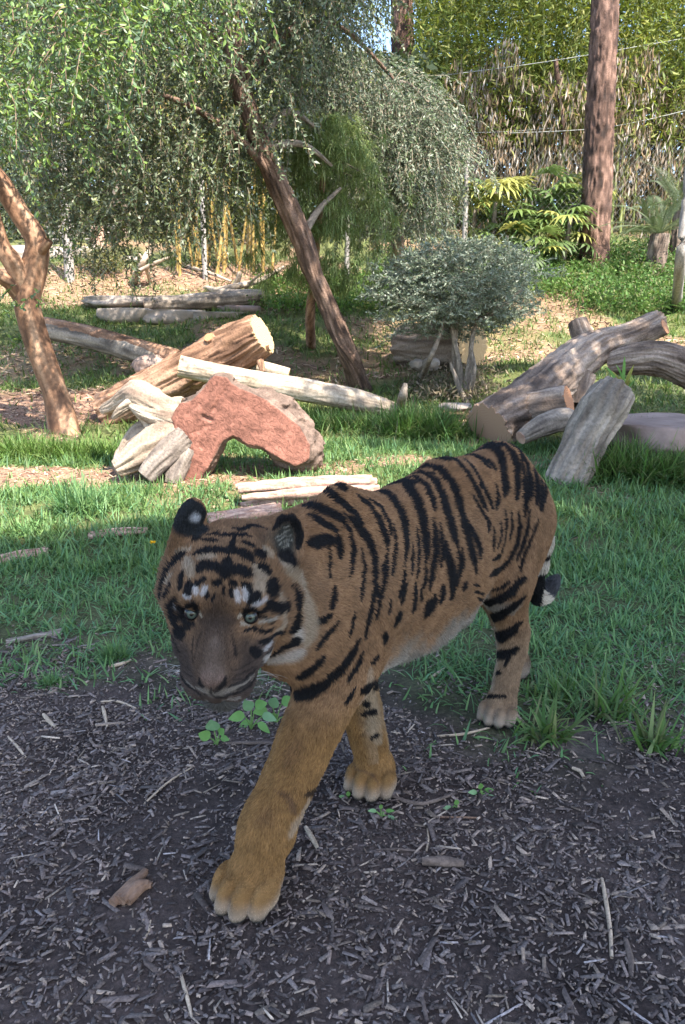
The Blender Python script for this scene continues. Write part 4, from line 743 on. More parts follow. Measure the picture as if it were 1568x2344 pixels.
# ================================================================ background: fence, bamboo, palms, pines, woodland
r = np.random.default_rng(77)
M_POST = bark_mat('weathered_post', (.17, .15, .14), (.28, .255, .235), (.38, .35, .32), .85, 6, (1, 1, 1), .4, .01)
M_WIRE, nt, b = new_mat('galvanised_wire'); b.inputs['Base Color'].default_value = (.20, .21, .20, 1); b.inputs['Metallic'].default_value = .3; b.inputs['Roughness'].default_value = .5
def gy(x, y, dz=0): return Vector((x, y, g1(x, y) + dz))
def wire(a, b_, rad): V, F, E = tube([a, (a + b_) / 2 - Vector((0, 0, .02)), b_], [rad] * 3, 5, max(.3, (b_ - a).length / 12)); return V, F
def chain_panel(name, a, b_, h, parent, cell=.085, rad=.0013):
    L = (b_ - a).length; d = (b_ - a) / L; up = Vector((0, 0, 1)); segs = []
    for s in (1, -1):
        k = -h if s > 0 else 0
        while k < L + (0 if s > 0 else h):
            t0, t1 = (k, k + h) if s > 0 else (k, k - h); z0, z1 = 0., h
            for lo_, hi_ in ((0, L),):
                if t0 != t1:
                    f0 = (lo_ - t0) / (t1 - t0); f1 = (hi_ - t0) / (t1 - t0); f0, f1 = min(f0, f1), max(f0, f1); f0, f1 = max(f0, 0), min(f1, 1)
                    if f1 > f0: segs.append((a + d * (t0 + (t1 - t0) * f0) + up * (h * f0), a + d * (t0 + (t1 - t0) * f1) + up * (h * f1)))
            k += cell * 1.414
    A = np.array([tuple(s[0]) for s in segs]); B = np.array([tuple(s[1]) for s in segs]); D = B - A; l = np.linalg.norm(D, axis=1); n = len(A); nv = np.array(d.cross(up)); T3 = [(-1, 0, 0), (.5, 0, .87), (.5, 0, -.87), (-1, 1, 0), (.5, 1, .87), (.5, 1, -.87)]
    V, F, C = inst(T3, [(0, 1, 4, 3), (1, 2, 5, 4), (2, 0, 3, 5)], frames(D, np.tile(nv, (n, 1)), np.full(n, rad), l, np.full(n, rad)), A, np.ones((n, 3))); return tag(mesh_np(name, V, F, M_WIRE, parent), kind='stuff')
# fence line: posts at these picture columns, all standing on the bank
FU = [(-140, 640), (160, 642), (470, 640), (793, 642), (1060, 640), (1372, 618), (1640, 600)]
FB = [gp(u, v) for u, v in FU]; fence = empty('chain_link_fence', FB[0], 'tall chain link fence on weathered posts along the top of the bank', 'fence')
for i, p in enumerate(FB):
    hgt = [3.7, 3.75, 2.0, 2.3, 2.2, 2.1, 2.2][i]; tube_mesh('post', [p - Vector((0, 0, .2)), p + Vector((.02 * (i % 2), 0, hgt * .5)), p + Vector((0, 0, hgt))], [.085, .08, .075] if i < 2 else [.045, .045, .04], M_POST, fence, 14, .12, .05, 4, i, .03)
    if i: 
        chain_panel('wire_mesh', FB[i - 1] + Vector((0, 0, .05)), p + Vector((0, 0, .05)), 2.1, fence)
        for hh in ((2.15,) if i < 4 else ()): V, F = wire(FB[i - 1] + Vector((0, 0, hh)), p + Vector((0, 0, hh)), .012); mesh_np('rail', V, F, M_WIRE, fence)
# overhead wires and a far pole on the right
wp = empty('wire_pole', at(1290, 240, 17.5), 'thin dark pole rising from the bamboo with long wires', 'pole'); tube_mesh('pole', [at(1296, 330, 17.5), at(1280, 220, 17.4), at(1272, 135, 17.3)], [.05, .05, .045], M_PINE, wp, 10, .15, .03, 3, 1, .02)
for (a, b_, c) in [((1020, 172), (1272, 138), (1640, 75)), ((1160, 305), (1400, 290), (1640, 235)), ((1000, 305), (1150, 302), (1300, 290))]:
    V, F, E = tube([at(*a, 17.0), at(*b_, 17.2), at(*c, 17.6)], [.008] * 3, 6, .4); mesh_np('wire', V, F, M_WIRE, wp)
gpst = empty('grey_post', gp(1552, 700), 'grey corrugated post leaning at the edge of the ferny bank', 'post'); tube_mesh('pole', [gp(1548, 700) - Vector((0, 0, .1)), at(1558, 600, 11.3), at(1572, 470, 11.3), at(1585, 330, 11.3)], [.075, .075, .075, .07], M_POST, gpst, 16, .12, .10, 5, 3, .0)
# ---- pines
def pine(label, pts, rad, seed, crown):
    t = empty('pine_tree', pts[0], label, 'pine tree'); tube_mesh('trunk', pts, rad, M_PINE, t, 96, .05, .14, 4.5, seed, .05, lf=.55); c = Vector(crown); n = 7000
    P = np.array(c) + r.normal(0, 1, (n, 3)) * np.array((1.3, 1.3, 1.1)); lf = leaf_cloud(P, r.normal(0, 1, (n, 3)), .22, .02, [(.06, .10, .04), (.08, .12, .05), (.05, .08, .035)], r, jit=.2); mesh_np('crown', *lf[:2], leaf_mat, t, lf[2])
    for i in range(5): a_ = i * 1.26; s0 = Vector(pts[-1]); e = c + Vector((math.cos(a_) * 1.2, math.sin(a_) * 1.2, .4)); tube_mesh('limb', [s0, s0.lerp(e, .5) + Vector((0, 0, .15)), e], [.08, .05, .02], M_PINE, t, 10, .2, .08, 4, i, .04)
pb = gp(1362, 622); pine('tall straight pine trunk with plated bark rising from the ferny bank', [pb - Vector((0, 0, .2)), at(1360, 600, 14.4), at(1368, 400, 14.5), at(1378, 150, 14.5), at(1390, -100, 14.6), at(1400, -420, 14.7)], [.30, .255, .235, .225, .215, .19], 1, at(1400, -560, 15.2))
pine('dark pine trunk far behind the weeping tree', [gy(1.75, 21, -.2), at(925, 300, 21), at(921, 60, 21), at(916, -200, 21), at(912, -400, 21)], [.30, .29, .26, .25, .2], 2, at(912, -560, 21.5))
# ---- bamboo
M_CANE_G = noise_mat('green_cane', [(.3, (.12, .15, .04)), (.6, (.20, .22, .07)), (.8, (.30, .27, .12))], 3, 4, .5, 0, stretch=(1, 1, .2)); M_CANE_Y = noise_mat('yellow_cane', [(.3, (.22, .15, .05)), (.55, (.34, .23, .065)), (.8, (.30, .17, .05))], 2.5, 4, .4, 0, stretch=(1, 1, .3))
BAML = [(.15, .19, .035), (.19, .22, .045), (.12, .165, .03), (.23, .235, .07), (.10, .14, .03)]
def cane_mesh(h, rad, lean, seed, m, sides=8, nodes=.32):
    n = int(h / nodes); V, F = [], []
    for k in range(n + 1):
        s = k / n; c = Vector((lean * s * s * h * .35, lean * .3 * s * s * h, h * s)); rr = rad * (1 - .65 * s)
        for dz, f in ((-.012, 1.0), (0, 1.22), (.012, 1.0)):
            for j in range(sides): a_ = j * 2 * math.pi / sides; V.append((c.x + math.cos(a_) * rr * f, c.y + math.sin(a_) * rr * f, c.z + dz))
    rows = len(V) // sides
    for k in range(rows - 1):
        for j in range(sides): F.append((k * sides + j, k * sides + (j + 1) % sides, (k + 1) * sides + (j + 1) % sides, (k + 1) * sides + j))
    me = bpy.data.meshes.new('culm'); me.from_pydata(V, [], F); me.materials.append(m); me.polygons.foreach_set('use_smooth', [True] * len(me.polygons)); me.update(); return me
def cane_leaves(h, lean, seed, n, z0, cols=BAML, L=.17, W=.028):
    r_ = np.random.default_rng(seed); s = z0 + (1 - z0) * r_.random(n) ** .8; sp_ = (.25 + .75 * np.sin(np.pi * np.clip((s - z0) / (1 - z0), 0, 1) * .85 + .2)) * .75
    P = np.stack([lean * s * s * h * .35 + r_.normal(0, 1, n) * sp_ * .6, lean * .3 * s * s * h + r_.normal(0, 1, n) * sp_ * .6, h * s + r_.normal(0, .25, n)], 1)
    D = np.stack([r_.normal(0, .7, n), r_.normal(0, .7, n), r_.uniform(-1, -.1, n)], 1); V, F, C = leaf_cloud(P, D, L, W, cols, r_, jit=.2); o = mesh_np('leaves', V, F, soft_leaf_mat, None, C); me = o.data; bpy.data.objects.remove(o); return me
VAR = []
for i in range(6): h = 6.5 + .5 * i; ln = (-1) ** i * (.12 + .05 * i); VAR.append((cane_mesh(h, .035 + .003 * (i % 3), ln, i, M_CANE_G), cane_leaves(h, ln, 90 + i, 1500, .38)))
def put_cane(name, p, rz, me_c, me_l, label, group, sc=1.0, tilt=(0, 0)):
    t = empty(name, p, label, 'bamboo', group); t.rotation_euler = (tilt[0], tilt[1], rz); t.scale = (sc, sc, sc)
    for nm, me in (('culm', me_c), ('leaves', me_l)):
        if me: o = bpy.data.objects.new(nm, me); col.objects.link(o); o.parent = t
    return t
rc = random.Random(9)
for i in range(74):
    Y = rc.uniform(17.5, 24); u = rc.uniform(930, 1720) if i < 60 else rc.uniform(-150, 500); x = (u - 784) / FPX * (Y * 1.0); p = gy(x, Y, -.1); c, l = VAR[rc.randrange(6)]
    put_cane('green_bamboo', p, rc.uniform(0, 6.28), c, l, 'tall green bamboo cane in the grove behind the fence', 'green bamboo canes of the grove', rc.uniform(.85, 1.25), (rc.gauss(0, .05), rc.gauss(0, .05)))
YV = [cane_mesh(2.6 + .4 * i, .030, .15 * (i - 1), i, M_CANE_Y, 8, .25) for i in range(3)]; YL = [cane_leaves(2.6 + .4 * i, .15 * (i - 1), 70 + i, 160, .35, L=.14, W=.022) for i in range(3)]
for i in range(24):
    u = rc.uniform(485, 640) if i < 16 else rc.uniform(330, 480); p = gp(u, rc.uniform(618, 640)) + Vector((0, rc.uniform(0, .7), 0)); p.z = g1(p.x, p.y) - .03; k = rc.randrange(3)
    put_cane('yellow_bamboo', p, rc.uniform(0, 6.28), YV[k], YL[k], 'slender yellow orange bamboo cane by the chain link fence', 'yellow bamboo canes by the fence', rc.uniform(.8, 1.15), (rc.gauss(0, .10), rc.gauss(0, .10)))
# hanging dead sheaths and leaves of the grove
n = 22000; u = r.uniform(1000, 1720, n); v = 600 - 470 * r.random(n) ** .75 + 45 * np.sin(u * .021) + 30 * np.sin(u * .057 + 1); Y = r.uniform(16.8, 20.5, n); P = np.array([tuple(at(a, b_, c)) for a, b_, c in zip(u, v, Y)]); k = vnoise(P, .9, 5) + .6 * vnoise(P, 2.2, 6) > -.25; P = P[k]; n = len(P)
D = np.stack([r.normal(0, .16, n), r.normal(0, .16, n), -np.ones(n)], 1); V, F, C = leaf_cloud(P, D, .24, .034, [(.25, .20, .155), (.19, .14, .095), (.33, .29, .25), (.14, .095, .06), (.22, .15, .085), (.15, .15, .05)], r, jit=.16); tag(mesh_np('dead_bamboo_leaves', V, F, dry_mat, None, C), 'curtain of dry grey brown sheaths hanging in the bamboo grove', 'dry leaves', kind='stuff')
# far woodland that closes the view
def mass(name, label, n, u0, u1, v0, v1, y0, y1, L, W, cols, seed, thr=-.5, mat=None, down=.3):
    r_ = np.random.default_rng(seed); u = r_.uniform(u0, u1, n); v = r_.uniform(v0, v1, n); Y = r_.uniform(y0, y1, n); P = np.array([tuple(at(a, b_, c)) for a, b_, c in zip(u, v, Y)]); k = vnoise(P, .55, seed) + .5 * vnoise(P, 1.6, seed + 1) > thr; P = P[k]
    D = np.stack([r_.normal(0, 1, len(P)), r_.normal(0, 1, len(P)), r_.normal(-down, .7, len(P))], 1); V, F, C = leaf_cloud(P, D, L, W, cols, r_, jit=.1); return tag(mesh_np(name, V, F, mat or leaf_mat, None, C), label, 'woodland', kind='stuff')
DKG = [(.06, .085, .035), (.08, .105, .045), (.10, .13, .05), (.045, .065, .03), (.13, .15, .07)]
mass('woodland', 'dark woodland filling the view behind the fence', 60000, -320, 1010, 120, 600, 16.5, 24, .21, .09, DKG, 3, -.85)
mass('high_woodland', 'tree tops of the woodland with sky showing through', 24000, -320, 790, -160, 160, 17, 26, .22, .09, DKG, 4, -.25)
mass('grove_canopy', 'yellow green canopy of the bamboo grove', 34000, 950, 1720, -150, 330, 17, 25, .22, .042, BAML, 8, -.22, soft_leaf_mat, .5)
mass('grove_shade', 'dense inner foliage of the bamboo grove', 24000, 930, 1750, 150, 640, 20, 26, .30, .10, [(.07, .075, .03), (.10, .09, .045), (.05, .06, .025), (.13, .11, .06)], 9, -.8, leaf_mat, .5)
for i, (u, vb, vt, Y, rad, lb) in enumerate([(62, 600, -100, 17.5, .12, 'thin dark tree trunk behind the fence near the forked tree'), (275, 600, 150, 17, .2, 'thick shaded tree trunk behind the fence, half hidden by leaves'), (118, 560, -80, 19, .08, 'slender far trunk beside the tall fence post')]):
    b0 = at(u, vb, Y); b0.z = g1(b0.x, b0.y) - .1; log('background_trunk', lb, [b0, at(u + 4, (vb + vt) / 2, Y), at(u - 6, vt, Y)], [rad, rad * .85, rad * .7], M_BARK, None, (0, 0), .1, 5, 30 + i, sides=18, step=.15, cat='tree trunk')
# ---- fan palms
def fan_leaf(seed):
    r_ = random.Random(seed); V, F = [], []; n = 11
    for i in range(n):
        a_ = (i / (n - 1) - .5) * 3.6; d = Vector((math.sin(a_), math.cos(a_), 0)); L = .42 * (1 - .18 * abs(a_) / 1.8) * r_.uniform(.9, 1.05); w = .028; sd = Vector((d.y, -d.x, 0)); k0 = len(V)
        for s, ww, dz in ((0.03, .3, 0), (.35, 1, .02), (.75, .9, -.02), (1, .12, -.10)): q = d * (L * s) + Vector((0, 0, dz - .05 * s * s)); V += [tuple(q - sd * (w * ww)), tuple(q + sd * (w * ww) + Vector((0, 0, .006)))]
        for k in range(3): F.append((k0 + 2 * k, k0 + 2 * k + 1, k0 + 2 * k + 3, k0 + 2 * k + 2))
    return V, F
def leaf_simple(name, stops): return leafm(name, *stops)
M_PALM = [leafm('palm_frond_green', (.10, .16, .04), (.16, .22, .06)), leafm('palm_frond_yellow', (.24, .26, .06), (.33, .32, .09)), leafm('palm_frond_dark', (.06, .10, .03), (.09, .14, .04))]
FAN = []
for i in range(6): V, F = fan_leaf(i); me = bpy.data.meshes.new('frond'); me.from_pydata(V, [], F); me.materials.append(M_PALM[i % 3]); me.update(); FAN.append(me)
PETI = bpy.data.meshes.new('leaf_stalk'); PETI.from_pydata([(-.008, 0, 0), (.008, 0, 0), (0, 0, .012), (-.006, 1, 0), (.006, 1, 0), (0, 1, .009)], [], [(0, 1, 4, 3), (1, 2, 5, 4), (2, 0, 3, 5)]); PETI.materials.append(M_STALK)
def fan_palm(label, base, h, nl, sc, seed):
    r_ = random.Random(seed); t = empty('fan_palm', base, label, 'palm', 'fan palms below the bamboo')
    tube_mesh('stem', [base - Vector((0, 0, .1)), base + Vector((r_.uniform(-.1, .1), 0, h * .5)), base + Vector((r_.uniform(-.15, .15), 0, h))], [.045, .04, .035], M_DRIFT, t, 10, .08, .15, 3, seed, .08); top = base + Vector((0, 0, h))
    for i in range(nl):
        a_ = i * 2.4 + r_.uniform(-.3, .3); el = r_.uniform(-.35, 1.0); d = Vector((math.cos(a_) * math.cos(el), math.sin(a_) * math.cos(el), math.sin(el))); st_ = top - Vector((0, 0, r_.uniform(0, h * .55))); Lp = r_.uniform(.25, .55) * sc
        q = d.to_track_quat('Y', 'Z').to_matrix().to_4x4(); o = bpy.data.objects.new('leaf_stalk', PETI); col.objects.link(o); o.parent = t; o.matrix_basis = Matrix.Translation(st_ - base) @ q @ Matrix.Diagonal((1, Lp, 1, 1))
        d2 = (d + Vector((0, 0, -.35))).normalized(); q2 = d2.to_track_quat('Y', 'Z').to_matrix().to_4x4(); o = bpy.data.objects.new('frond', FAN[r_.randrange(6)]); col.objects.link(o); o.parent = t; o.matrix_basis = Matrix.Translation(st_ - base + d * Lp) @ q2 @ Matrix.Diagonal((sc, sc, sc, 1))
    return t
for i, (u, v, Y, h, nl, sc, lb) in enumerate([(1125, 430, 14.6, 1.7, 26, 1.15, 'large yellow green fan palm behind the olive bush'), (1240, 440, 14.9, 1.7, 22, 1.1, 'fan palm with upright bright fan next to the large one'), (1290, 490, 14.4, 1.3, 18, 1.0, 'fan palm close to the pine trunk'), (1160, 540, 14.2, .9, 14, .9, 'low dark fan palm beneath the large one'), (1225, 570, 14.0, .7, 12, .85, 'lowest fan palm just above the fern bank'), (1080, 480, 14.9, 1.2, 14, .9, 'fan palm partly hidden behind the weeping tree'), (1325, 430, 15.6, 1.7, 12, 1.0, 'dry yellowish fan palm behind the pine trunk')]):
    p = at(u, v, Y); zb = g1(p.x, p.y); fan_palm(lb, Vector((p.x, p.y, zb)), max(.4, p.z - zb), nl, sc, i)
# ---- cycad and ferns: pinnate fronds
def pinnate(L, n, w, droop, seed):
    V, F = [], []; r_ = random.Random(seed)
    for i in range(n):
        s = (i + 1) / n; c = Vector((0, L * s * (1 - .15 * s), L * (.25 * s - droop * s * s))); ll = w * math.sin(math.pi * (s * .85 + .1)) + .01
        for sd in (1, -1): k0 = len(V); d = Vector((sd, .5, -.15)).normalized(); V += [tuple(c), tuple(c + d * (ll * .5) + Vector((0, ll * .05, .004))), tuple(c + d * ll), tuple(c + d * (ll * .5) - Vector((0, ll * .05, 0)))]; F.append((k0, k0 + 1, k0 + 2, k0 + 3))
    k0 = len(V)
    for i in range(9): s = i / 8; c = Vector((0, L * s * (1 - .15 * s), L * (.25 * s - droop * s * s))); ww = .008 * (1 - .8 * s) * L; V += [tuple(c - Vector((ww, 0, .002))), tuple(c + Vector((ww, 0, .004)))]
    for i in range(8): F.append((k0 + 2 * i, k0 + 2 * i + 1, k0 + 2 * i + 3, k0 + 2 * i + 2))
    return V, F
def frond_set(name, L, n, w, droop, mats, k):
    out = []
    for i in range(k): V, F = pinnate(L * (.85 + .1 * i), n, w, droop * (.7 + .25 * i), i); me = bpy.data.meshes.new(name); me.from_pydata(V, [], F); me.materials.append(mats[i % len(mats)]); me.update(); out.append(me)
    return out
CYC = frond_set('frond', 1.15, 34, .16, .35, [leafm('cycad_frond', (.05, .08, .035), (.09, .12, .05)), leafm('cycad_frond_pale', (.09, .12, .06), (.14, .17, .09))], 4); FERN = frond_set('frond', .55, 22, .075, .45, [leafm('fern_frond', (.10, .19, .04), (.15, .25, .06)), leafm('fern_frond_dark', (.06, .12, .03), (.09, .16, .04))], 4)
def rosette(name, label, cat, base, set_, n, el0, el1, sc, seed, group=None, trunk=None):
    r_ = random.Random(seed); t = empty(name, base, label, cat, group)
    if trunk: tube_mesh('trunk', [base - Vector((0, 0, .1)), base + Vector((0, 0, trunk * .5)), base + Vector((0, 0, trunk))], [.14, .15, .13], M_BARK, t, 48, .04, .3, 5, seed, .1)
    for i in range(n):
        a_ = i * 2.39996 + r_.uniform(-.2, .2); el = r_.uniform(el0, el1); o = bpy.data.objects.new('frond', set_[r_.randrange(len(set_))]); col.objects.link(o); o.parent = t; s_ = sc * r_.uniform(.8, 1.15)
        o.matrix_basis = Matrix.Translation((0, 0, trunk or 0)) @ Matrix.Rotation(a_, 4, 'Z') @ Matrix.Rotation(el, 4, 'X') @ Matrix.Diagonal((s_, s_, s_, 1))
    return t
cb = gp(1500, 640); cb = Vector((cb.x, cb.y, cb.z)); rosette('cycad', 'dark cycad with stiff arching fronds beside the pine', 'cycad', cb, CYC, 24, -.1, 1.0, 1.0, 3, trunk=.75)
rosette('cycad', 'paler cycad behind the dark one, fronds turning yellow', 'cycad', gy(6.4, 14.8), CYC, 18, .1, 1.1, 1.1, 4, trunk=1.0)
for i in range(26):
    u, v = rc.uniform(1235, 1420), rc.uniform(590, 668); rosette('fern', 'bright green fern on the bank at the pine foot', 'fern', gp(u, v), FERN, 11, .2, 1.2, rc.uniform(.7, 1.1), 40 + i, 'ferns on the bank')
for i in range(16):
    u, v = rc.uniform(1400, 1600), rc.uniform(640, 720); rosette('dark_fern', 'dark fern in the shade below the cycads', 'fern', gp(u, v), FERN, 10, .2, 1.2, rc.uniform(.7, 1.0), 80 + i, 'shaded ferns below the cycads')
# bank cover: taller weeds
def cover(name, label, n, u0, u1, v0, v1, h, cols, seed, w=.02):
    r_ = np.random.default_rng(seed); u = r_.uniform(u0, u1, n); v = r_.uniform(v0, v1, n); P = np.array([tuple(gp(a, b_)) for a, b_ in zip(u[:n // 12], v[:n // 12])]); P = np.repeat(P, 12, 0) + np.concatenate([r_.normal(0, .14, (len(P) * 12, 2)), r_.uniform(0, h, (len(P) * 12, 1))], 1); D = r_.normal(0, 1, P.shape); D[:, 2] += .5
    V, F, C = leaf_cloud(P, D, .075, w * 1.6, cols, r_, jit=.2); return tag(mesh_np(name, V, F, soft_leaf_mat, None, C), label, 'ground cover', kind='stuff')
cover('bank_weeds', 'leafy weeds covering the shaded bank beside the grey post', 12000, 1330, 1620, 575, 725, .34, MIDG, 5); cover('bush_undergrowth', 'low green undergrowth behind the olive bush', 9000, 860, 1330, 590, 690, .25, FRESH + MIDG, 6); cover('fence_weeds', 'green weeds at the foot of the conifer', 5000, 600, 900, 640, 720, .18, FRESH, 7)
cover('log_weeds', 'scattered dry sprigs and weeds under the olive bush', 2600, 950, 1120, 850, 930, .16, [(.20, .16, .10), (.13, .14, .07), (.26, .21, .15)], 8, .012)
# climbing shrub with glossy pale leaves by the bush
sh = empty('small_bush', gp(235, 632), 'low yellowish bush beside the fence post', 'bush'); n = 1500; q = r.normal(0, .5, (n, 3)) * np.array((.42, .35, .22)); P = np.array(gp(235, 632)) + q + np.array((0, 0, .3)); V, F, C = leaf_cloud(P, r.normal(0, 1, (n, 3)), .07, .03, [(.14, .15, .05), (.19, .18, .07), (.10, .11, .04)], r, jit=.2); mesh_np('foliage', V, F, leaf_mat, sh, C); tube_mesh('stem', [gp(235, 632), gp(235, 632) + Vector((.02, 0, .35))], [.02, .01], M_DRIFT, sh, 8, .05)
# driftwood by the fence
def drift(label, segs, cat='branch'):
    a0 = segs[0][0][0]; t = empty('driftwood', a0, label, cat, 'bleached dead branches by the fence')
    for i, (pp, rr) in enumerate(segs): tube_mesh('branch', pp, rr, M_POLE, t, 10, .05, .1, 3, i, .12)
def dg(u, v, Y=None, h=0): p = gp(u, v); return p + Vector((0, 0, h))
drift('bleached forked dead branch standing against the fence', [([dg(305, 648), at(325, 605, 13.6), at(345, 570, 13.7), at(355, 560, 13.7)], [.07, .06, .05, .03]), ([at(320, 620, 13.6), at(360, 600, 13.5), at(400, 585, 13.5)], [.04, .03, .02]), ([dg(345, 648), at(335, 615, 13.6)], [.04, .03]), ([at(330, 600, 13.6), at(318, 580, 13.5)], [.03, .015])])
drift('pile of pale dead branches at the foot of the yellow bamboo', [([dg(500, 668), at(545, 655, 12.9), at(600, 640, 13.1), at(650, 610, 13.2)], [.06, .055, .04, .02]), ([dg(530, 672), at(545, 640, 13), at(548, 622, 13)], [.05, .045, .03]), ([dg(470, 660), at(520, 668, 12.6), at(600, 668, 12.7)], [.04, .05, .03]), ([dg(560, 670), at(575, 645, 12.9), at(600, 625, 12.9)], [.03, .025, .015]), ([dg(430, 610), at(480, 625, 13.9), at(530, 645, 13.6)], [.03, .03, .02])])
# left background: rail fence, reddish post and stones outside the enclosure
rf = empty('rail_fence', gp(150, 600), 'low metal rail fence far behind the tall post', 'fence')
for i, v in enumerate((520, 535, 549, 562)): V, F, E = tube([at(90, v, 16.5), at(170, v - 1, 16.6), at(262, v - 2, 16.7)], [.022] * 3, 8, .5); mesh_np('rail', V, F, M_POST, rf)
for u in (92, 175, 260): tube_mesh('post', [at(u, 600, 16.6), at(u, 560, 16.6), at(u, 512, 16.6)], [.04] * 3, M_POST, rf, 8, .2)
log('red_post', 'short reddish weathered post behind the rail fence', [at(228, 575, 16.4), at(224, 545, 16.4), at(220, 515, 16.4)], [.14, .14, .13], M_PINKWOOD, M_PINKWOOD, (0, 1), .12, 4, 41, sides=16, cat='post')
for i, (u, v, s) in enumerate([(180, 592, .22), (210, 585, .26), (130, 590, .3), (290, 600, .2), (60, 588, .3)]): rock('far_stone', 'pale stone lying behind the chain link fence', at(u, v, 15.6), (s * 1.5, s, s * .7), M_ROCKG, 50 + i, group='pale stones behind the fence')
# epiphyte and sprouts on the leaning stump
ep = empty('stump_plant', at(1425, 892, 5.2), 'yellowing strap leaved plant sprouting from the leaning stump', 'plant')
for i, (u, v, w, cl) in enumerate([(1385, 838, .012, 0), (1430, 815, .012, 0), (1452, 835, .014, 1), (1445, 850, .012, 1), (1418, 862, .010, 2), (1400, 850, .010, 2), (1440, 870, .012, 2), (1462, 865, .010, 0), (1410, 835, .009, 0)]):
    a_ = at(1424 + i * 1.5, 897, 5.2 + .01 * i); b_ = at(u, v, 5.1 + .03 * (i % 3)); m_ = a_.lerp(b_, .55) + Vector((0, 0, .035)); vs = []
    for k in range(7): s = k / 6; q = a_ * (1 - s) ** 2 + m_ * 2 * s * (1 - s) + b_ * s * s; ww = w * math.sin(math.pi * (s * .9 + .08)); vs += [tuple(q + Vector((-ww, 0, 0))), tuple(q + Vector((ww, .004, .003)))]
    mesh_np('leaf', vs, [(2 * k, 2 * k + 1, 2 * k + 3, 2 * k + 2) for k in range(6)], [M_SEEDLEAF, M_PALM[1], M_PALEYEL][cl] if False else (M_SEEDLEAF if cl == 0 else M_PALM[1]), ep)
# ================================================================ unseen trees added outside the frame, on the sun's side, to cast shade
def added_shade_tree(label, base, cc, rad, n, L, W, seed, cols=WEEP, holes=.0):
    r_ = np.random.default_rng(seed); t = empty('added_shade_tree', base, label, 'tree'); cc = Vector(cc)
    tube_mesh('trunk', [base, base.lerp(cc, .35) + Vector((.1, 0, .3)), base.lerp(cc, .8)], [.3, .24, .14], M_BARK, t, 24, .12, .1, 5, seed, .06)
    for i in range(7):
        a_ = i * .9; e = cc + Vector((math.cos(a_) * rad[0] * .7, math.sin(a_) * rad[1] * .7, rad[2] * .3)); s0 = base.lerp(cc, .7); tube_mesh('limb', [s0, s0.lerp(e, .5) + Vector((0, 0, .2)), e], [.12, .08, .03], M_BARK, t, 12, .15, .1, 4, seed + i, .06)
    q = r_.normal(0, 1, (n, 3)); q /= np.linalg.norm(q, axis=1, keepdims=True); q *= r_.random((n, 1)) ** .4
    if holes: q = q[vnoise(q, 3.0, seed) > -1 + holes]
    P = np.array(cc) + q * np.array(rad); lf_ = leaf_cloud(P, r_.normal(0, 1, (len(P), 3)), L, W, cols, r_, jit=.2); mesh_np('crown', *lf_[:2], leaf_mat, t, lf_[2])
    return t
SUNV = Vector((math.sin(SUN_AZ) * math.cos(SUN_EL), math.cos(SUN_AZ) * math.cos(SUN_EL), math.sin(SUN_EL)))
def over(x, y, h): return Vector((x, y, 0)) + SUNV * (h / SUNV.z)
added_shade_tree('unseen broad dense tree added to shade the foreground', Vector((7.2, -2.6, 0)), over(.9, 1.6, 7.5), (4.0, 2.7, 1.4), 60000, .17, .10, 5)
added_shade_tree('unseen airy tree added to dapple the ground by the forked log', Vector((9.5, 4.0, g1(9.5, 4.0))), over(2.6, 7.4, 7.6), (3.4, 1.9, .9), 8500, .17, .10, 6, holes=.75)
added_shade_tree('unseen small dense tree added to shade the leaning stump', Vector((5.6, .2, 0)), over(2.3, 5.3, 6.5), (1.5, 1.15, .7), 8000, .15, .09, 9)
added_shade_tree('unseen slender tree added for dapples further back', Vector((7.5, 8.5, g1(7.5, 8.5))), over(-.6, 10.2, 7.0), (2.2, 1.2, .8), 4200, .16, .09, 7, holes=.7)
# ---- markings and some painted shade: strokes on the coat, laid on the surface as 3-D curves
_bvh = BVHTree.FromPolygons([tuple(v) for v in TV], [tuple(int(i) for i in q) for q in TQ])
CAMP = Vector((0, 0, CAM_H))
# three working scales of the reference drawing of the coat
def ZH(x, y): return 335.05 + x * .27778, 1105.65 + y * .27784
def ZB(x, y): return 603.08 + x * .44872, 971.63 + y * .44872
def ZL(x, y): return 368.55 + x * .38462, 1474.2 + y * .38462
BLACK, WHITE, CREAM, TAN = (.007, .007, .008), (.36, .335, .30), (.25, .20, .145), (.33, .19, .09)
ORANGE, OCHRE, DBROWN, GREYB = (.215, .125, .067), (.230, .125, .045), (.10, .055, .032), (.20, .145, .115)
STROKES = []      # (colour, strength, softness, points Nx3, radius N)
def stroke(Z, sc, colr, pts, w, strength=1.0, soft=.35, mirror=False, taper=True, grow=1.25):
    w = list(w) if isinstance(w, (list, tuple)) else [w] * len(pts)
    P, Rr = [], []
    for i in range(len(pts) - 1):
        for k in range(5):
            t = k / 5; x = pts[i][0] * (1 - t) + pts[i + 1][0] * t; y = pts[i][1] * (1 - t) + pts[i + 1][1] * t
            ww = w[i] * (1 - t) + w[i + 1] * t
            if taper:
                e = (i + t) / max(1, len(pts) - 1); ww *= min(1, .35 + 4 * e, .35 + 4 * (1 - e))
            u, v = Z(x, y); d = ray(u, v).normalized(); h = _bvh.ray_cast(CAMP, d)
            if h[0] is not None:
                P.append(np.array(h[0])); Rr.append((.5 * ww * sc / FPX * depth_of(h[0])) * grow + .0012)
    if len(P) < 1: return
    STROKES.append((colr, strength, soft, np.array(P), np.array(Rr)))
    if mirror:
        Q = []
        for p in P:
            rel = Vector(p) - HM; l = rel.dot(TL); q = Vector(p) - TL * (2 * l)
            n = _bvh.find_nearest(q); Q.append(np.array(n[0]))
        STROKES.append((colr, strength, soft, np.array(Q), np.array(Rr)))
def HS(c, pts, w, g=None, **k): stroke(ZH, .27778, c, pts, w, grow=g or (1.5 if c == BLACK else 1.2), **k)
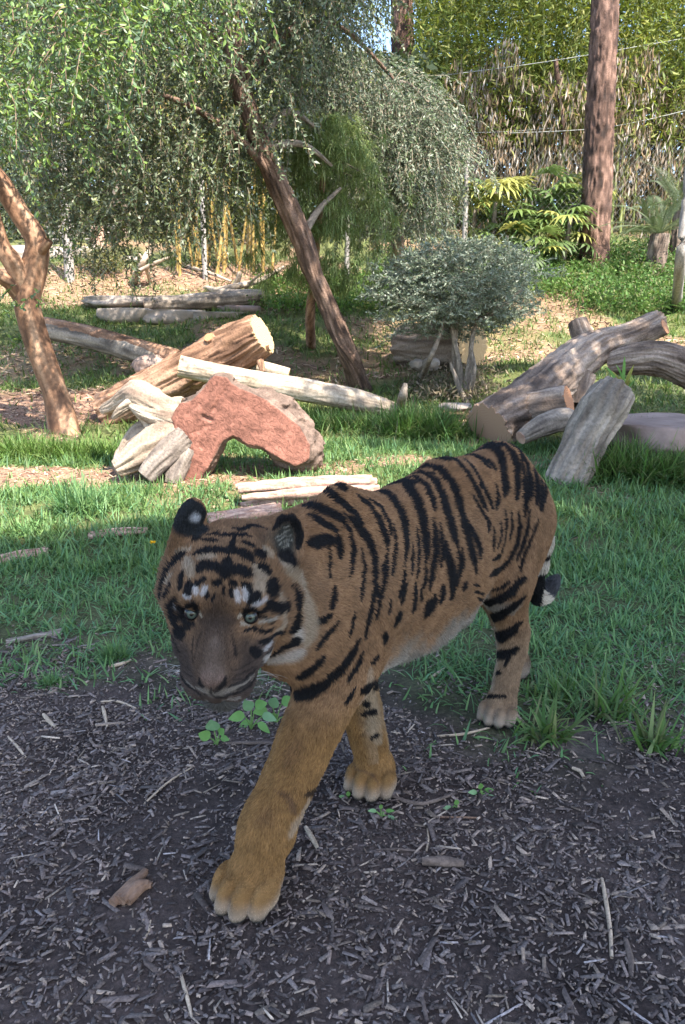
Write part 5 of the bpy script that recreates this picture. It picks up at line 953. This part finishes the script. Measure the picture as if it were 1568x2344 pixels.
def BS(pts, w, c=BLACK, **k):
    w = [x_ * 1.0 + 6 for x_ in (w if isinstance(w, list) else [w] * len(pts))]
    stroke(ZB, .44872, c, pts, w, mirror=True, grow=1.6, **k)
def LS(c, pts, w, **k): stroke(ZL, .38462, c, pts, w, grow=1.5, **k)
# body stripes
for pts, w in [
    ([(300, 275), (345, 305), (420, 325)], 26), ([(270, 315), (330, 350), (400, 400), (450, 450), (500, 510)], [30, 30, 26, 22, 14]),
    ([(140, 395), (230, 420), (310, 445), (380, 480), (440, 550)], [18, 34, 34, 26, 12]), ([(215, 465), (300, 505), (380, 550)], [18, 20, 10]),
    ([(395, 455), (470, 510), (520, 580), (550, 660), (560, 740), (548, 820)], [16, 30, 34, 32, 26, 14]),
    ([(470, 360), (530, 410), (580, 480), (610, 570), (618, 640)], [18, 30, 32, 28, 14]), ([(520, 375), (590, 420), (630, 500), (640, 570)], [12, 20, 20, 10]),
    ([(500, 325), (570, 330), (640, 370), (690, 440), (712, 530), (718, 640), (710, 740)], [20, 26, 40, 42, 34, 26, 14]),
    ([(560, 290), (620, 285)], 30), ([(640, 255), (720, 300), (770, 380), (800, 470), (815, 560), (820, 650), (815, 720)], [30, 36, 44, 44, 36, 26, 14]),
    ([(760, 270), (820, 310), (850, 380), (865, 450)], [16, 24, 26, 14]), ([(790, 245), (870, 290), (910, 370), (935, 460), (960, 560), (985, 640)], [24, 34, 40, 40, 34, 20]),
    ([(810, 205), (900, 240), (960, 310), (990, 400), (1010, 480), (1030, 560), (1050, 640), (1070, 700), (1075, 760)], [22, 30, 34, 38, 40, 36, 34, 36, 20]),
    ([(860, 480), (865, 560), (870, 650), (850, 760), (835, 850)], [14, 24, 30, 30, 16]), ([(920, 590), (930, 660), (950, 740), (965, 800), (960, 870)], [10, 30, 44, 40, 20]),
    ([(820, 165), (900, 175), (950, 190)], 24), ([(900, 150), (970, 180), (1030, 240), (1070, 310), (1110, 390), (1135, 450)], [16, 26, 28, 26, 30, 14]),
    ([(1020, 480), (1060, 550), (1090, 620), (1100, 690)], [20, 34, 36, 18]), ([(940, 130), (1030, 135), (1100, 180), (1160, 230)], [14, 20, 24, 14]),
    ([(1000, 160), (1060, 210), (1100, 290), (1140, 370), (1165, 440)], [10, 18, 20, 22, 12]),
    ([(1070, 95), (1150, 105), (1200, 150), (1215, 230), (1230, 310), (1220, 370)], [26, 34, 34, 32, 38, 20]),
    ([(1080, 160), (1150, 195), (1185, 240)], [12, 20, 12]), ([(1200, 85), (1260, 140), (1290, 210), (1290, 300), (1280, 400)], [14, 26, 30, 28, 12]),
    ([(1230, 90), (1300, 130), (1340, 200), (1355, 290), (1350, 400)], [14, 22, 28, 24, 12]), ([(1330, 130), (1375, 210), (1390, 300), (1385, 420)], [10, 20, 22, 12]),
    ([(1300, 130), (1325, 260), (1330, 380), (1325, 480)], [10, 14, 18, 10]), ([(1410, 240), (1415, 340), (1405, 450)], [10, 16, 10]), ([(1430, 260), (1432, 330), (1428, 400)], [8, 12, 8]),
    ([(1220, 430), (1230, 500), (1225, 580), (1200, 660), (1150, 700)], [8, 14, 14, 12, 8]), ([(1200, 480), (1205, 560), (1180, 640)], [6, 8, 5]),
    ([(1290, 430), (1300, 510), (1290, 600), (1240, 690), (1190, 740), (1135, 775)], [6, 12, 14, 18, 26, 28]), ([(1165, 520), (1160, 600), (1165, 650)], [10, 16, 10]),
    ([(1350, 430), (1345, 520), (1310, 630), (1280, 700)], [6, 9, 10, 8]), ([(1395, 470), (1370, 560), (1330, 650), (1300, 760)], [4, 7, 8, 6]),
    ([(770, 800), (765, 880), (755, 960)], [14, 32, 22]), ([(835, 900), (840, 930), (825, 960)], [30, 60, 40]), ([(905, 810), (905, 870), (895, 910)], [14, 26, 18]),
    ([(945, 790), (960, 840), (945, 890)], [14, 26, 14]), ([(725, 800), (710, 850), (690, 910)], [12, 26, 16]), ([(680, 955), (680, 990), (665, 1020)], [24, 44, 24]),
    ([(750, 600), (752, 700), (745, 780)], [8, 16, 10]), ([(720, 480), (725, 560), (718, 640)], [10, 18, 10]),
    ([(610, 1060), (620, 1100)], [20, 30]), ([(1015, 810), (1020, 830)], 24), ([(890, 320), (900, 400), (915, 470)], [8, 14, 8]),
    ([(1060, 360), (1100, 430), (1140, 500), (1135, 560)], [8, 16, 18, 8]), ([(1090, 300), (1130, 350)], [10, 16]),
    ([(360, 560), (375, 620), (372, 680)], [18, 32, 18]), ([(350, 820), (345, 880), (325, 940)], [10, 28, 18]), ([(430, 520), (440, 600), (438, 680)], [6, 12, 8]),
    ([(205, 600), (260, 600), (310, 580), (355, 590)], [22, 44, 34, 20]), ([(550, 830), (545, 930), (520, 1020), (510, 1100)], [10, 14, 14, 8]), ([(575, 820), (578, 920), (560, 1000)], [6, 10, 6]),
    ([(480, 1080), (440, 1170), (380, 1250), (310, 1310), (240, 1350), (150, 1375)], [14, 36, 40, 46, 56, 60]), ([(500, 1150), (470, 1230), (420, 1310)], [10, 16, 10]),
    ([(370, 1000), (300, 1080), (250, 1150)], [10, 26, 16]), ([(300, 1170), (240, 1240), (160, 1290)], [14, 30, 30]), ([(455, 950), (445, 1020), (420, 1080)], [6, 12, 8]),
    ([(250, 1000), (300, 990), (330, 960)], [20, 22, 10]), ([(470, 1330), (440, 1390), (415, 1420)], [8, 16, 10]),
    ([(815, 720), (815, 790), (800, 850)], [14, 18, 8]), ([(985, 640), (995, 720), (985, 790)], [16, 22, 8]), ([(710, 740), (700, 820), (680, 880)], [12, 16, 6]), ([(618, 640), (615, 740), (600, 830)], [12, 16, 6]), ([(560, 740), (560, 840), (540, 940)], [16, 16, 8]), ([(438, 560), (450, 640), (440, 720), (420, 800)], [6, 10, 10, 5]), ([(320, 600), (330, 700), (320, 790)], [5, 9, 5]),
    ([(650, 500), (662, 600), (655, 700), (640, 780)], [8, 14, 12, 6]), ([(770, 520), (785, 640), (780, 740), (770, 790)], [8, 14, 12, 6]), ([(890, 500), (900, 580), (905, 660), (895, 740)], [6, 14, 14, 6]), ([(600, 700), (600, 800), (590, 900)], [6, 12, 6]), ([(480, 620), (500, 720), (498, 820), (480, 900)], [5, 10, 10, 5]), ([(1000, 620), (1010, 700), (1000, 780)], [8, 14, 6]), ([(1255, 440), (1262, 520), (1250, 600)], [8, 16, 8]), ([(640, 880), (630, 960)], [8, 14]), ([(860, 860), (870, 920)], [10, 18]), ([(1180, 300), (1190, 380), (1175, 440)], [8, 16, 8]), ([(800, 830), (798, 900)], [8, 16]),
]: BS(pts, w)
# near hind leg rings
for pts, w in [([(1135, 905), (1190, 890), (1260, 850), (1300, 800), (1330, 770)], [36, 36, 34, 26, 16]), ([(1140, 985), (1200, 970), (1260, 935), (1310, 890), (1335, 870)], [36, 38, 40, 28, 16]),
    ([(1150, 1090), (1210, 1075), (1260, 1050), (1290, 1020), (1320, 1000)], [34, 44, 40, 28, 14]), ([(1160, 1160), (1210, 1170), (1260, 1155), (1300, 1130)], [24, 32, 26, 16]),
    ([(1155, 1258), (1220, 1262)], 14), ([(1115, 1395), (1170, 1380), (1240, 1380)], [16, 14, 10]), ([(1145, 835), (1210, 825), (1260, 790)], [10, 16, 8]),
    ([(1250, 1180), (1230, 1230)], [14, 8])]:
    stroke(ZB, .44872, BLACK, pts, w, grow=1.7, taper=False)
# far hind leg, seen past the near one
for pts, w in [([(1070, 850), (1120, 860)], 14), ([(1085, 885), (1130, 895)], 12), ([(1060, 815), (1100, 820)], 12)]: stroke(ZB, .44872, BLACK, pts, w)
# fore legs
LS((.38, .33, .25), [(1240, 140), (1245, 240), (1250, 330), (1265, 400), (1270, 480), (1300, 580)], [70, 70, 70, 70, 90, 70], strength=.35, soft=.6)
for pts, w in [([(1190, 260), (1250, 240), (1290, 225)], [40, 70, 50]), ([(1200, 340), (1240, 350)], 26), ([(1195, 410), (1240, 395), (1285, 395)], 30),
    ([(1240, 560), (1290, 520)], [14, 24]), ([(1250, 100), (1290, 60)], 30)]: LS(BLACK, pts, w)
LS(DBROWN, [(690, 850), (760, 890), (790, 950), (810, 1000)], [14, 30, 34, 12], strength=.75, soft=.8)
LS(BLACK, [(860, 880), (900, 860), (930, 840)], [14, 34, 26], strength=.85)
LS(DBROWN, [(820, 560), (790, 640), (750, 720)], [50, 90, 50], strength=.45, soft=1)  # brown shading of the leg's upper inner side, painted into the coat
LS(DBROWN, [(640, 980), (620, 1040)], [50, 80], strength=.4, soft=1)
LS((.40, .33, .25), [(880, 900), (850, 990), (800, 1060), (770, 1130)], [50, 60, 60, 50], strength=.5, soft=.8)
LS(BLACK, [(375, 1300), (400, 1275), (425, 1250)], [16, 30, 14], strength=.9, soft=.6)
LS(DBROWN, [(1150, 700), (1160, 740), (1250, 770), (1300, 840)], 10, strength=.6, soft=.8)
stroke(ZB, .44872, (.42, .38, .33), [(1160, 1280), (1150, 1370)], 60, strength=.6, soft=.8)
# face
def HSm(c, L, **k):
    for pts, w in L: HS(c, pts, w, **k)
HSm(CREAM, [([(1080, 640), (1180, 760), (1260, 900), (1310, 1050), (1330, 1200), (1290, 1340)], [60, 110, 130, 140, 140, 120])], strength=.9, soft=.6)
HSm(WHITE, [([(1260, 1370), (1150, 1420), (1000, 1440), (930, 1460)], [140, 160, 120, 60]), ([(1220, 1200), (1230, 1300)], 90)], strength=.75, soft=.7)
HSm(CREAM, [([(330, 650), (350, 720), (380, 800)], [50, 90, 60]), ([(420, 660), (500, 640), (590, 650)], [40, 50, 30]), ([(860, 700), (920, 800), (930, 900), (900, 960)], [50, 100, 110, 60]),
    ([(250, 600), (400, 560)], 26), ([(200, 850), (230, 800)], 40), ([(1050, 950), (1060, 1100), (1080, 1200), (1000, 1280)], [50, 60, 60, 40]), ([(960, 560), (1040, 640)], 50)], strength=.8, soft=.7)
HSm((.045, .028, .018), [([(610, 940), (595, 1050), (575, 1160)], [120, 240, 220]), ([(440, 1160), (570, 1150), (740, 1160)], [80, 130, 90])], strength=.8, soft=1)  # shade between the eyes and down the bridge, painted as dark brown
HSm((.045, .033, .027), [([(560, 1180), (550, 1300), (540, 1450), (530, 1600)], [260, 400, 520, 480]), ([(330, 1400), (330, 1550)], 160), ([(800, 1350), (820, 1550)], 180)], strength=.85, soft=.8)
HSm((.14, .105, .085), [([(570, 1300), (565, 1400), (540, 1540)], [60, 110, 150])], strength=.6, soft=1)
HSm((.15, .095, .075), [([(470, 1610), (540, 1640), (620, 1610)], [60, 90, 60])], strength=.8, soft=.6)
HSm((.20, .18, .155), [([(420, 1690), (540, 1740), (680, 1720), (800, 1660), (880, 1590)], [40, 60, 60, 40, 24]), ([(330, 1640), (420, 1710)], 26)], strength=.6, soft=.8)
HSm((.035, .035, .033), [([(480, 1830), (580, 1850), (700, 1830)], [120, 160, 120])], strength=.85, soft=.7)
HSm(BLACK, [([(690, 395), (760, 410), (850, 385), (920, 380), (1000, 410)], [20, 32, 26, 30, 24]), ([(480, 470), (560, 445), (650, 455), (730, 455), (800, 450), (900, 480)], [16, 28, 24, 34, 28, 18]),
    ([(380, 500), (420, 495)], 34), ([(440, 512), (520, 510), (620, 505)], [14, 24, 18]), ([(775, 520), (830, 535), (880, 555)], [26, 40, 30]), ([(710, 460), (700, 540), (690, 600)], [24, 26, 40]),
    ([(680, 640), (665, 700), (650, 770), (640, 820)], [30, 60, 80, 30]), ([(390, 630), (440, 605), (520, 590), (600, 590), (690, 595), (770, 600), (830, 640), (870, 700)], [20, 40, 46, 50, 50, 44, 60, 30]),
    ([(420, 745), (480, 715), (560, 720), (620, 745)], [60, 66, 62, 60]), ([(690, 740), (760, 750), (850, 785)], [60, 62, 54]), ([(540, 862), (620, 850)], 34), ([(690, 850), (740, 870)], 34),
    ([(900, 610), (960, 640)], 66), ([(900, 700), (960, 740), (990, 780)], [36, 52, 36]), ([(1000, 850), (1015, 900), (1000, 960)], [60, 84, 60]), ([(920, 960), (890, 1000)], [56, 40]),
    ([(780, 850), (840, 880), (865, 960), (840, 1030)], [30, 40, 34, 30]), ([(370, 880), (440, 845), (490, 820)], [36, 28, 20]), ([(360, 820), (335, 920), (330, 970)], [24, 52, 40]),
    ([(310, 770), (290, 850), (280, 930)], [26, 44, 36]), ([(330, 600), (280, 640), (230, 700), (190, 780), (170, 890), (165, 1000), (165, 1130)], [24, 60, 40, 40, 40, 44, 50]), ([(230, 880), (200, 980)], [34, 44]),
    ([(290, 1000), (255, 1060), (262, 1140), (290, 1200)], [36, 50, 56, 40]), ([(270, 1240), (320, 1285)], 56), ([(480, 920), (500, 980)], 22), ([(700, 900), (700, 970)], 24), ([(640, 880), (630, 960)], 12), ([(560, 950), (545, 1010)], 14),
    ([(960, 1010), (1040, 1060), (1050, 1100)], [50, 60, 30]), ([(1085, 1000), (1100, 1080), (1090, 1110)], [30, 54, 30]), ([(1140, 870), (1180, 960), (1205, 1080), (1195, 1180), (1180, 1220)], [30, 66, 74, 70, 30]),
    ([(1120, 1130), (1090, 1230), (1010, 1290), (920, 1330), (880, 1340)], [20, 26, 24, 24, 14]), ([(1180, 1270), (1210, 1300), (1110, 1340), (1030, 1390), (940, 1430)], [50, 60, 44, 26, 20]), ([(850, 1395), (900, 1440)], [50, 60]),
    ([(780, 1250), (860, 1230), (950, 1250), (1030, 1210)], [14, 18, 22, 14]), ([(960, 1340), (1000, 1310)], 10)], soft=.3)
HSm(BLACK, [([(300, 1480), (300, 1580), (350, 1670), (420, 1720)], [10, 24, 18, 10]), ([(890, 1545), (850, 1600), (760, 1660), (640, 1700)], [20, 22, 16, 10]), ([(830, 1660), (700, 1730)], 10), ([(440, 1650), (480, 1690)], [26, 18]), ([(640, 1640), (590, 1700), (560, 1730)], [30, 26, 12]),
    ([(400, 1300), (390, 1420), (400, 1500)], 16), ([(700, 1330), (720, 1450)], 12)], strength=.8, soft=.6)
HSm((.36, .35, .345), [([(395, 890), (400, 940)], [32, 40]), ([(480, 880), (450, 950)], [34, 40]), ([(750, 910), (765, 1000)], [44, 40]), ([(805, 890), (825, 930), (820, 990)], [22, 40, 30]), ([(290, 1050), (315, 1110)], [18, 16]), ([(300, 965), (370, 990)], 16),
    ([(860, 1040), (940, 1010), (965, 990)], [16, 24, 30]), ([(180, 1050), (200, 1100)], 14), ([(930, 1380), (1010, 1330)], [30, 40])], strength=.75, soft=.6)
HSm((.30, .27, .22), [([(760, 1170), (800, 1180), (880, 1170), (930, 1120)], [16, 16, 16, 18]), ([(740, 1130), (790, 1070)], [24, 20]), ([(450, 1070), (465, 1130)], 16)], strength=.7, soft=.6)
_ring = lambda cx, cy, rx, ry: [(cx + rx * math.cos(k * .5236), cy + ry * math.sin(k * .5236)) for k in range(13)]
HSm(BLACK, [(_ring(852, 1108, 66, 56), 34), (_ring(375, 1082, 66, 58), 36), ([(910, 1060), (970, 1050), (1030, 1080)], [50, 60, 40]), ([(930, 1140), (1000, 1180)], [20, 30]), ([(300, 1130), (340, 1190), (420, 1200)], [40, 50, 30]), ([(250, 1180), (300, 1230), (380, 1240)], [30, 36, 24])], taper=False, soft=.5, g=1.15)
HSm((.30, .28, .24), [([(900, 1190), (980, 1150), (1020, 1110)], [18, 22, 14]), ([(760, 1190), (850, 1195)], [12, 14])], strength=.7, soft=.6)
HSm(BLACK, [([(180, 1200), (230, 1260), (270, 1330)], [20, 30, 16]), ([(280, 1330), (300, 1420)], [16, 22])], strength=.8, soft=.6)
HSm((.15, .11, .09), [([(500, 1560), (540, 1600), (600, 1580)], [110, 150, 110])], strength=.7, soft=.8)
HSm(BLACK, [([(445, 1625), (455, 1665), (490, 1690)], [20, 34, 16]), ([(640, 1620), (625, 1670), (580, 1695)], [22, 38, 16]), ([(540, 1690), (535, 1750)], [12, 14]), ([(535, 1750), (620, 1765), (720, 1740), (830, 1680), (900, 1600)], [14, 18, 20, 18, 12]), ([(535, 1750), (440, 1740), (350, 1670), (300, 1590)], [12, 16, 18, 12])], strength=.85, soft=.6, g=1.1)
HSm(BLACK, [([(690, 1560), (790, 1530), (880, 1480)], [8, 12, 8]), ([(700, 1600), (800, 1580), (890, 1530)], [8, 12, 8]), ([(690, 1640), (790, 1630), (870, 1580)], [8, 12, 8]), ([(390, 1560), (340, 1530), (300, 1490)], [8, 12, 8]), ([(400, 1610), (350, 1590), (310, 1550)], [8, 12, 8]), ([(470, 1250), (430, 1350), (410, 1480)], [16, 22, 12]), ([(690, 1280), (720, 1380), (730, 1480)], [14, 20, 10])], strength=.6, soft=.9, g=1.1)
HSm((.24, .22, .20), [([(430, 1800), (520, 1790)], [30, 30]), ([(640, 1790), (760, 1760)], [30, 26])], strength=.6, soft=.9)
# ears
HSm((.014, .016, .018), [([(300, 230), (330, 330), (390, 380), (450, 390)], [160, 240, 190, 120]), ([(230, 300), (330, 185), (430, 230), (470, 320)], 110)], soft=.25)
HSm((.40, .42, .45), [([(380, 300), (420, 315)], [70, 60])], strength=.85, soft=.9)
HSm((.035, .036, .032), [([(1150, 380), (1130, 480), (1120, 560)], [170, 220, 190])], soft=.5)
HSm((.24, .235, .21), [([(1060, 470), (1130, 420), (1200, 400)], [8, 14, 8]), ([(1070, 500), (1140, 460), (1220, 450)], [8, 16, 8]), ([(1080, 540), (1150, 500), (1220, 500)], [8, 16, 8]), ([(1110, 560), (1180, 540)], [8, 12]), ([(1120, 380), (1180, 370)], [6, 10])], strength=.7, soft=.8)
HSm(BLACK, [([(1040, 400), (1110, 310), (1190, 300), (1250, 370), (1275, 460), (1240, 580)], [30, 46, 50, 50, 46, 40]), ([(1080, 620), (1160, 640), (1200, 700)], [60, 90, 50])], soft=.4)

def coat(P, Nn):
    """coat colour at surface points P with normals Nn"""
    rel = P - np.array(HM); f = rel @ np.array(TF); l = rel @ np.array(TL); u = P[:, 2]; nl = Nn @ np.array(TL); nz = Nn[:, 2]
    n1 = vnoise(P, 9, 1)[:, None]; n2 = vnoise(P, 70, 2)[:, None]
    C = np.tile(np.array(ORANGE), (len(P), 1))
    def mix(c, w):
        nonlocal C
        w = np.clip(w, 0, 1)[:, None]; C = C * (1 - w) + np.array(c) * w
    mix((.185, .092, .042), smooth(.66, .80, u) * .5)                       # darker along the back
    hd = P - np.array(EYE_MID); hf = hd @ np.array(HF); hl = hd @ np.array(HL); hu = hd @ np.array(HU)
    head = smooth(.20, .12, -hf) * (np.abs(hl) < .17) * (hu > -.19) * (P[:, 1] < 1.42) * (u > .40)
    mix(OCHRE, smooth(.42, .30, u) * (f > .55) * .9)
    mix(CREAM, smooth(.36, .22, u) * (f < .4) * .35)
    mix((.27, .24, .20), smooth(.462, .385, u + .05 * n1[:, 0] + .02 * n2[:, 0]) * (f > .30) * (f < .80) * smooth(.30, .36, u))
    mix((.26, .24, .21), smooth(-.35, -.8, nz) * (u > .36) * (f > .2) * (f < .95))
    side = np.where(l > 0, -nl, nl)
    mix((.32, .275, .21), smooth(.3, .8, side) * (u < .42) * (u > .09) * np.where(f > .5, .22, .5))   # pale inside of the legs
    toe = smooth(.060, .022, u + .01 * n1[:, 0])
    mix((.36, .31, .255), toe * .6); mix((.02, .02, .02), smooth(.026, .010, u))
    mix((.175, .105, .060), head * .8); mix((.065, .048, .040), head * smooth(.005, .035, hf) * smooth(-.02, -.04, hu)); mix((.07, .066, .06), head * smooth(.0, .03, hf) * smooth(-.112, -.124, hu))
    # tail rings
    for k in range(len(TAILP) - 1):
        a, b = np.array(TAILP[k]), np.array(TAILP[k + 1]); t = np.clip(((P - a) @ (b - a)) / ((b - a) @ (b - a)), 0, 1)
        d = np.linalg.norm(P - a - t[:, None] * (b - a), axis=1); on = (d < .045) & (f < -.06)
        if k >= 1:
            s = (k + t) * 3.1; mix((.45, .40, .33), on * 1.0); mix(BLACK, on * smooth(-.15, .2, np.sin(s * 2.6)))
        if k == len(TAILP) - 2: mix((.05, .05, .055), on * 1.0)
    C *= .90 * (1 + .18 * n1 + .22 * n2)
    jit = np.stack([vnoise(P, 160, 5), vnoise(P, 160, 6), vnoise(P, 160, 7)], 1) * .0012 + np.stack([vnoise(P, 45, 8), vnoise(P, 45, 9), vnoise(P, 45, 10)], 1) * .0020
    Pj = P + jit
    for colr, st, soft, SPn, SR in STROKES:
        mr = SR.max() * 1.4 + .004; lo, hi = SPn.min(0) - mr, SPn.max(0) + mr
        ii = np.where(np.all((P > lo) & (P < hi), axis=1))[0]
        if not len(ii): continue
        d = np.full(len(ii), 9.0); Q = Pj[ii]
        for j in range(max(1, len(SPn) - 1)):
            a_ = SPn[j]; b_ = SPn[min(j + 1, len(SPn) - 1)]; e_ = b_ - a_; L2 = max(e_ @ e_, 1e-12)
            if L2 > .0025: b_ = a_; e_ = b_ - a_; L2 = 1e-12
            t_ = np.clip(((Q - a_) @ e_) / L2, 0, 1); r_ = SR[j] * (1 - t_) + SR[min(j + 1, len(SR) - 1)] * t_
            d = np.minimum(d, np.linalg.norm(Q - a_ - t_[:, None] * e_, axis=1) / np.maximum(r_, .0012))
        w = st * smooth(1 + soft * .5, 1 - soft, d)[:, None]
        C[ii] = C[ii] * (1 - w) + np.array(colr) * w
    return np.clip(C, 0, 1)

def prim_blend(P):
    """hair direction and length, blended from the nearest body masses"""
    W = np.zeros(len(P)); Fl = np.zeros((len(P), 3)); Ln = np.zeros(len(P))
    for p in PRIMS:
        if p[0] == 'x': continue
        b0, b1 = prim_box(p, .06); ii = np.where(np.all((P > b0) & (P < b1), axis=1))[0]
        if not len(ii): continue
        w = np.exp(-np.abs(prim_d(p, P[ii])) / .009) + 1e-9
        W[ii] += w; Fl[ii] += w[:, None] * p[3]; Ln[ii] += w * p[4]
    W = np.maximum(W, 1e-9); return Fl / W[:, None], Ln / W

tiger = empty('tiger', (T(.5, 0, 0).x, T(.5, 0, 0).y, 0), 'striped orange and black tiger walking forward with its head lowered', 'tiger')
skin_mat = attr_mat('tiger_skin', .9, .1)
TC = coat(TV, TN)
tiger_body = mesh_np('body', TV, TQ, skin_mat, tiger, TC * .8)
# fur: strands rooted all over the body
def make_fur(n, seed):
    rng = np.random.default_rng(seed)
    a = TV[TQ[:, 0]]; b = TV[TQ[:, 1]]; c = TV[TQ[:, 2]]; d = TV[TQ[:, 3]]
    area = .5 * np.linalg.norm(np.cross(c - a, d - b), axis=1)
    cen = (a + b + c + d) / 4
    dens = area / (cen[:, 1] ** 1.6); near_head = np.linalg.norm(cen - np.array(H(-.03, 0, -.03)), axis=1) < .22
    dens *= np.where(near_head, 2.2, 1.0)
    q = rng.choice(len(TQ), n, p=dens / dens.sum()); s, t = rng.random((2, n, 1))
    P = (a[q] * (1 - s) + b[q] * s) * (1 - t) + (d[q] * (1 - s) + c[q] * s) * t
    Nn = (TN[TQ[q, 0]] * (1 - s) + TN[TQ[q, 1]] * s) * (1 - t) + (TN[TQ[q, 3]] * (1 - s) + TN[TQ[q, 2]] * s) * t
    Nn /= np.linalg.norm(Nn, axis=1, keepdims=True)
    return P, Nn, rng
NF = 560000
FP, FN, rng = make_fur(NF, 3)
FL, FLEN = prim_blend(FP)
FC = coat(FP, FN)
keep = np.ones(NF, bool)
for s in (1, -1): keep &= np.linalg.norm(FP - np.array(H(.002, s * .049, -.001)), axis=1) > .0150       # bare eye openings
keep &= np.linalg.norm((FP - np.array(H(.118, 0, -.060))) , axis=1) > .022                                  # nose leather
FP, FN, FL, FLEN, FC = FP[keep], FN[keep], FL[keep], FLEN[keep], FC[keep]; NF = len(FP)
FT = FL - FN * (FL * FN).sum(1, keepdims=True); FT /= np.maximum(np.linalg.norm(FT, axis=1, keepdims=True), 1e-6)
wav = np.stack([vnoise(FP, 38, 21), vnoise(FP, 38, 22), vnoise(FP, 38, 23)], 1) * .35 + rng.normal(0, .12, (NF, 3))
dirv = FT + wav; LEN = FLEN * rng.uniform(.6, 1.15, NF)
LEN = LEN * (1 - .35 * smooth(.12, .05, FP[:, 2]))
npt = 4; pts = np.zeros((NF, npt, 3)); pts[:, 0] = FP - FN * .001
lift = np.array([.75, .42, .12])[None, :]
for k in range(1, npt):
    stp = FN * lift[:, k - 1:k] + dirv; stp /= np.linalg.norm(stp, axis=1, keepdims=True)
    pts[:, k] = pts[:, k - 1] + stp * (LEN / (npt - 1))[:, None]
pts[:, :, 2] = np.maximum(pts[:, :, 2], .002)
hc = bpy.data.hair_curves.new('fur'); hc.add_curves([npt] * NF)
hc.attributes['position'].data.foreach_set('vector', pts.astype(np.float32).ravel())
ra = hc.attributes.get('radius') or hc.attributes.new('radius', 'FLOAT', 'POINT')
rad = np.tile(np.array([.00062, .0006, .00045, .0001], dtype=np.float32), (NF, 1)) * rng.uniform(.8, 1.3, (NF, 1)).astype(np.float32)
ra.data.foreach_set('value', rad.astype(np.float32).ravel())
ca = hc.attributes.new('Col', 'FLOAT_COLOR', 'CURVE'); cc = np.ones((NF, 4), np.float32)
cc[:, :3] = np.clip(FC * rng.uniform(.75, 1.35, (NF, 1)), 0, 1); ca.data.foreach_set('color', cc.ravel())
fur_mat = attr_mat('tiger_fur', .75, .15); hc.materials.append(fur_mat)
fur = bpy.data.objects.new('fur', hc); col.objects.link(fur); fur.parent = tiger; fur.matrix_parent_inverse = Matrix.Translation(-tiger.location)
# eyes
def eye(s):
    bm = bmesh.new(); bmesh.ops.create_uvsphere(bm, u_segments=32, v_segments=24, radius=.0140)
    me = bpy.data.meshes.new('eye'); bm.to_mesh(me); bm.free()
    o = link_mesh('eye', me, eye_mat); o.parent = tiger
    p = H(-.005, s * .0485, -.003); look = (CAMP - p).normalized() * .75 + HF * .25
    o.matrix_world = Matrix.Translation(p - tiger.location) @ look.to_track_quat('Z', 'Y').to_matrix().to_4x4()
    return o
eye_mat, nt, b = new_mat('tiger_eye'); tc = N(nt, 'ShaderNodeTexCoord'); sx = N(nt, 'ShaderNodeSeparateXYZ'); nt.links.new(tc.outputs['Object'], sx.inputs[0])
ln = N(nt, 'ShaderNodeVectorMath', operation='LENGTH'); cb = N(nt, 'ShaderNodeCombineXYZ'); nt.links.new(sx.outputs[0], cb.inputs[0]); nt.links.new(sx.outputs[1], cb.inputs[1]); nt.links.new(cb.outputs[0], ln.inputs[0])
mm = N(nt, 'ShaderNodeMath', operation='MULTIPLY'); mm.inputs[1].default_value = 60; nt.links.new(ln.outputs['Value'], mm.inputs[0])
nt.links.new(ramp(nt, mm.outputs[0], [(0, (.004, .004, .004)), (.15, (.006, .006, .005)), (.24, (.055, .068, .052)), (.44, (.035, .046, .036)), (.50, (.01, .01, .01)), (1, (.03, .02, .02))]), b.inputs['Base Color'])
b.inputs['Roughness'].default_value = .12; b.inputs['Specular IOR Level'].default_value = .35
eye(1); eye(-1)
# whiskers
wm, nt, b = new_mat('whisker'); b.inputs['Base Color'].default_value = (.45, .43, .41, 1); b.inputs['Roughness'].default_value = .4
rw = random.Random(4)
for s in (1, -1):
    for i in range(7):
        V, F = [], []
        p = H(.070 + rw.uniform(-.02, .015), s * .058, -.085 - rw.uniform(0, .025)); n = _bvh.find_nearest(p); p = n[0]
        d = (HL * s * .8 - HF * rw.uniform(.5, 1.0) - HU * rw.uniform(.4, 1.0)).normalized(); Lw = rw.uniform(.05, .11)
        sd = d.cross(Vector((0, -1, .3))).normalized() * .00035
        for k in range(6):
            q = p + d * (Lw * k / 5) - Vector((0, 0, 1)) * (.03 * (k / 5) ** 2); e = sd * (1 - k / 5.5)
            V += [q + e, q - e * .5 + Vector((0, -.0004, 0)), q - e * .5 + Vector((0, .0004, 0))]
        for k in range(5):
            for j in range(3): F.append((k * 3 + j, k * 3 + (j + 1) % 3, k * 3 + 3 + (j + 1) % 3, k * 3 + 3 + j))
        mesh_np('whisker', [tuple(v) for v in V], F, wm, tiger)
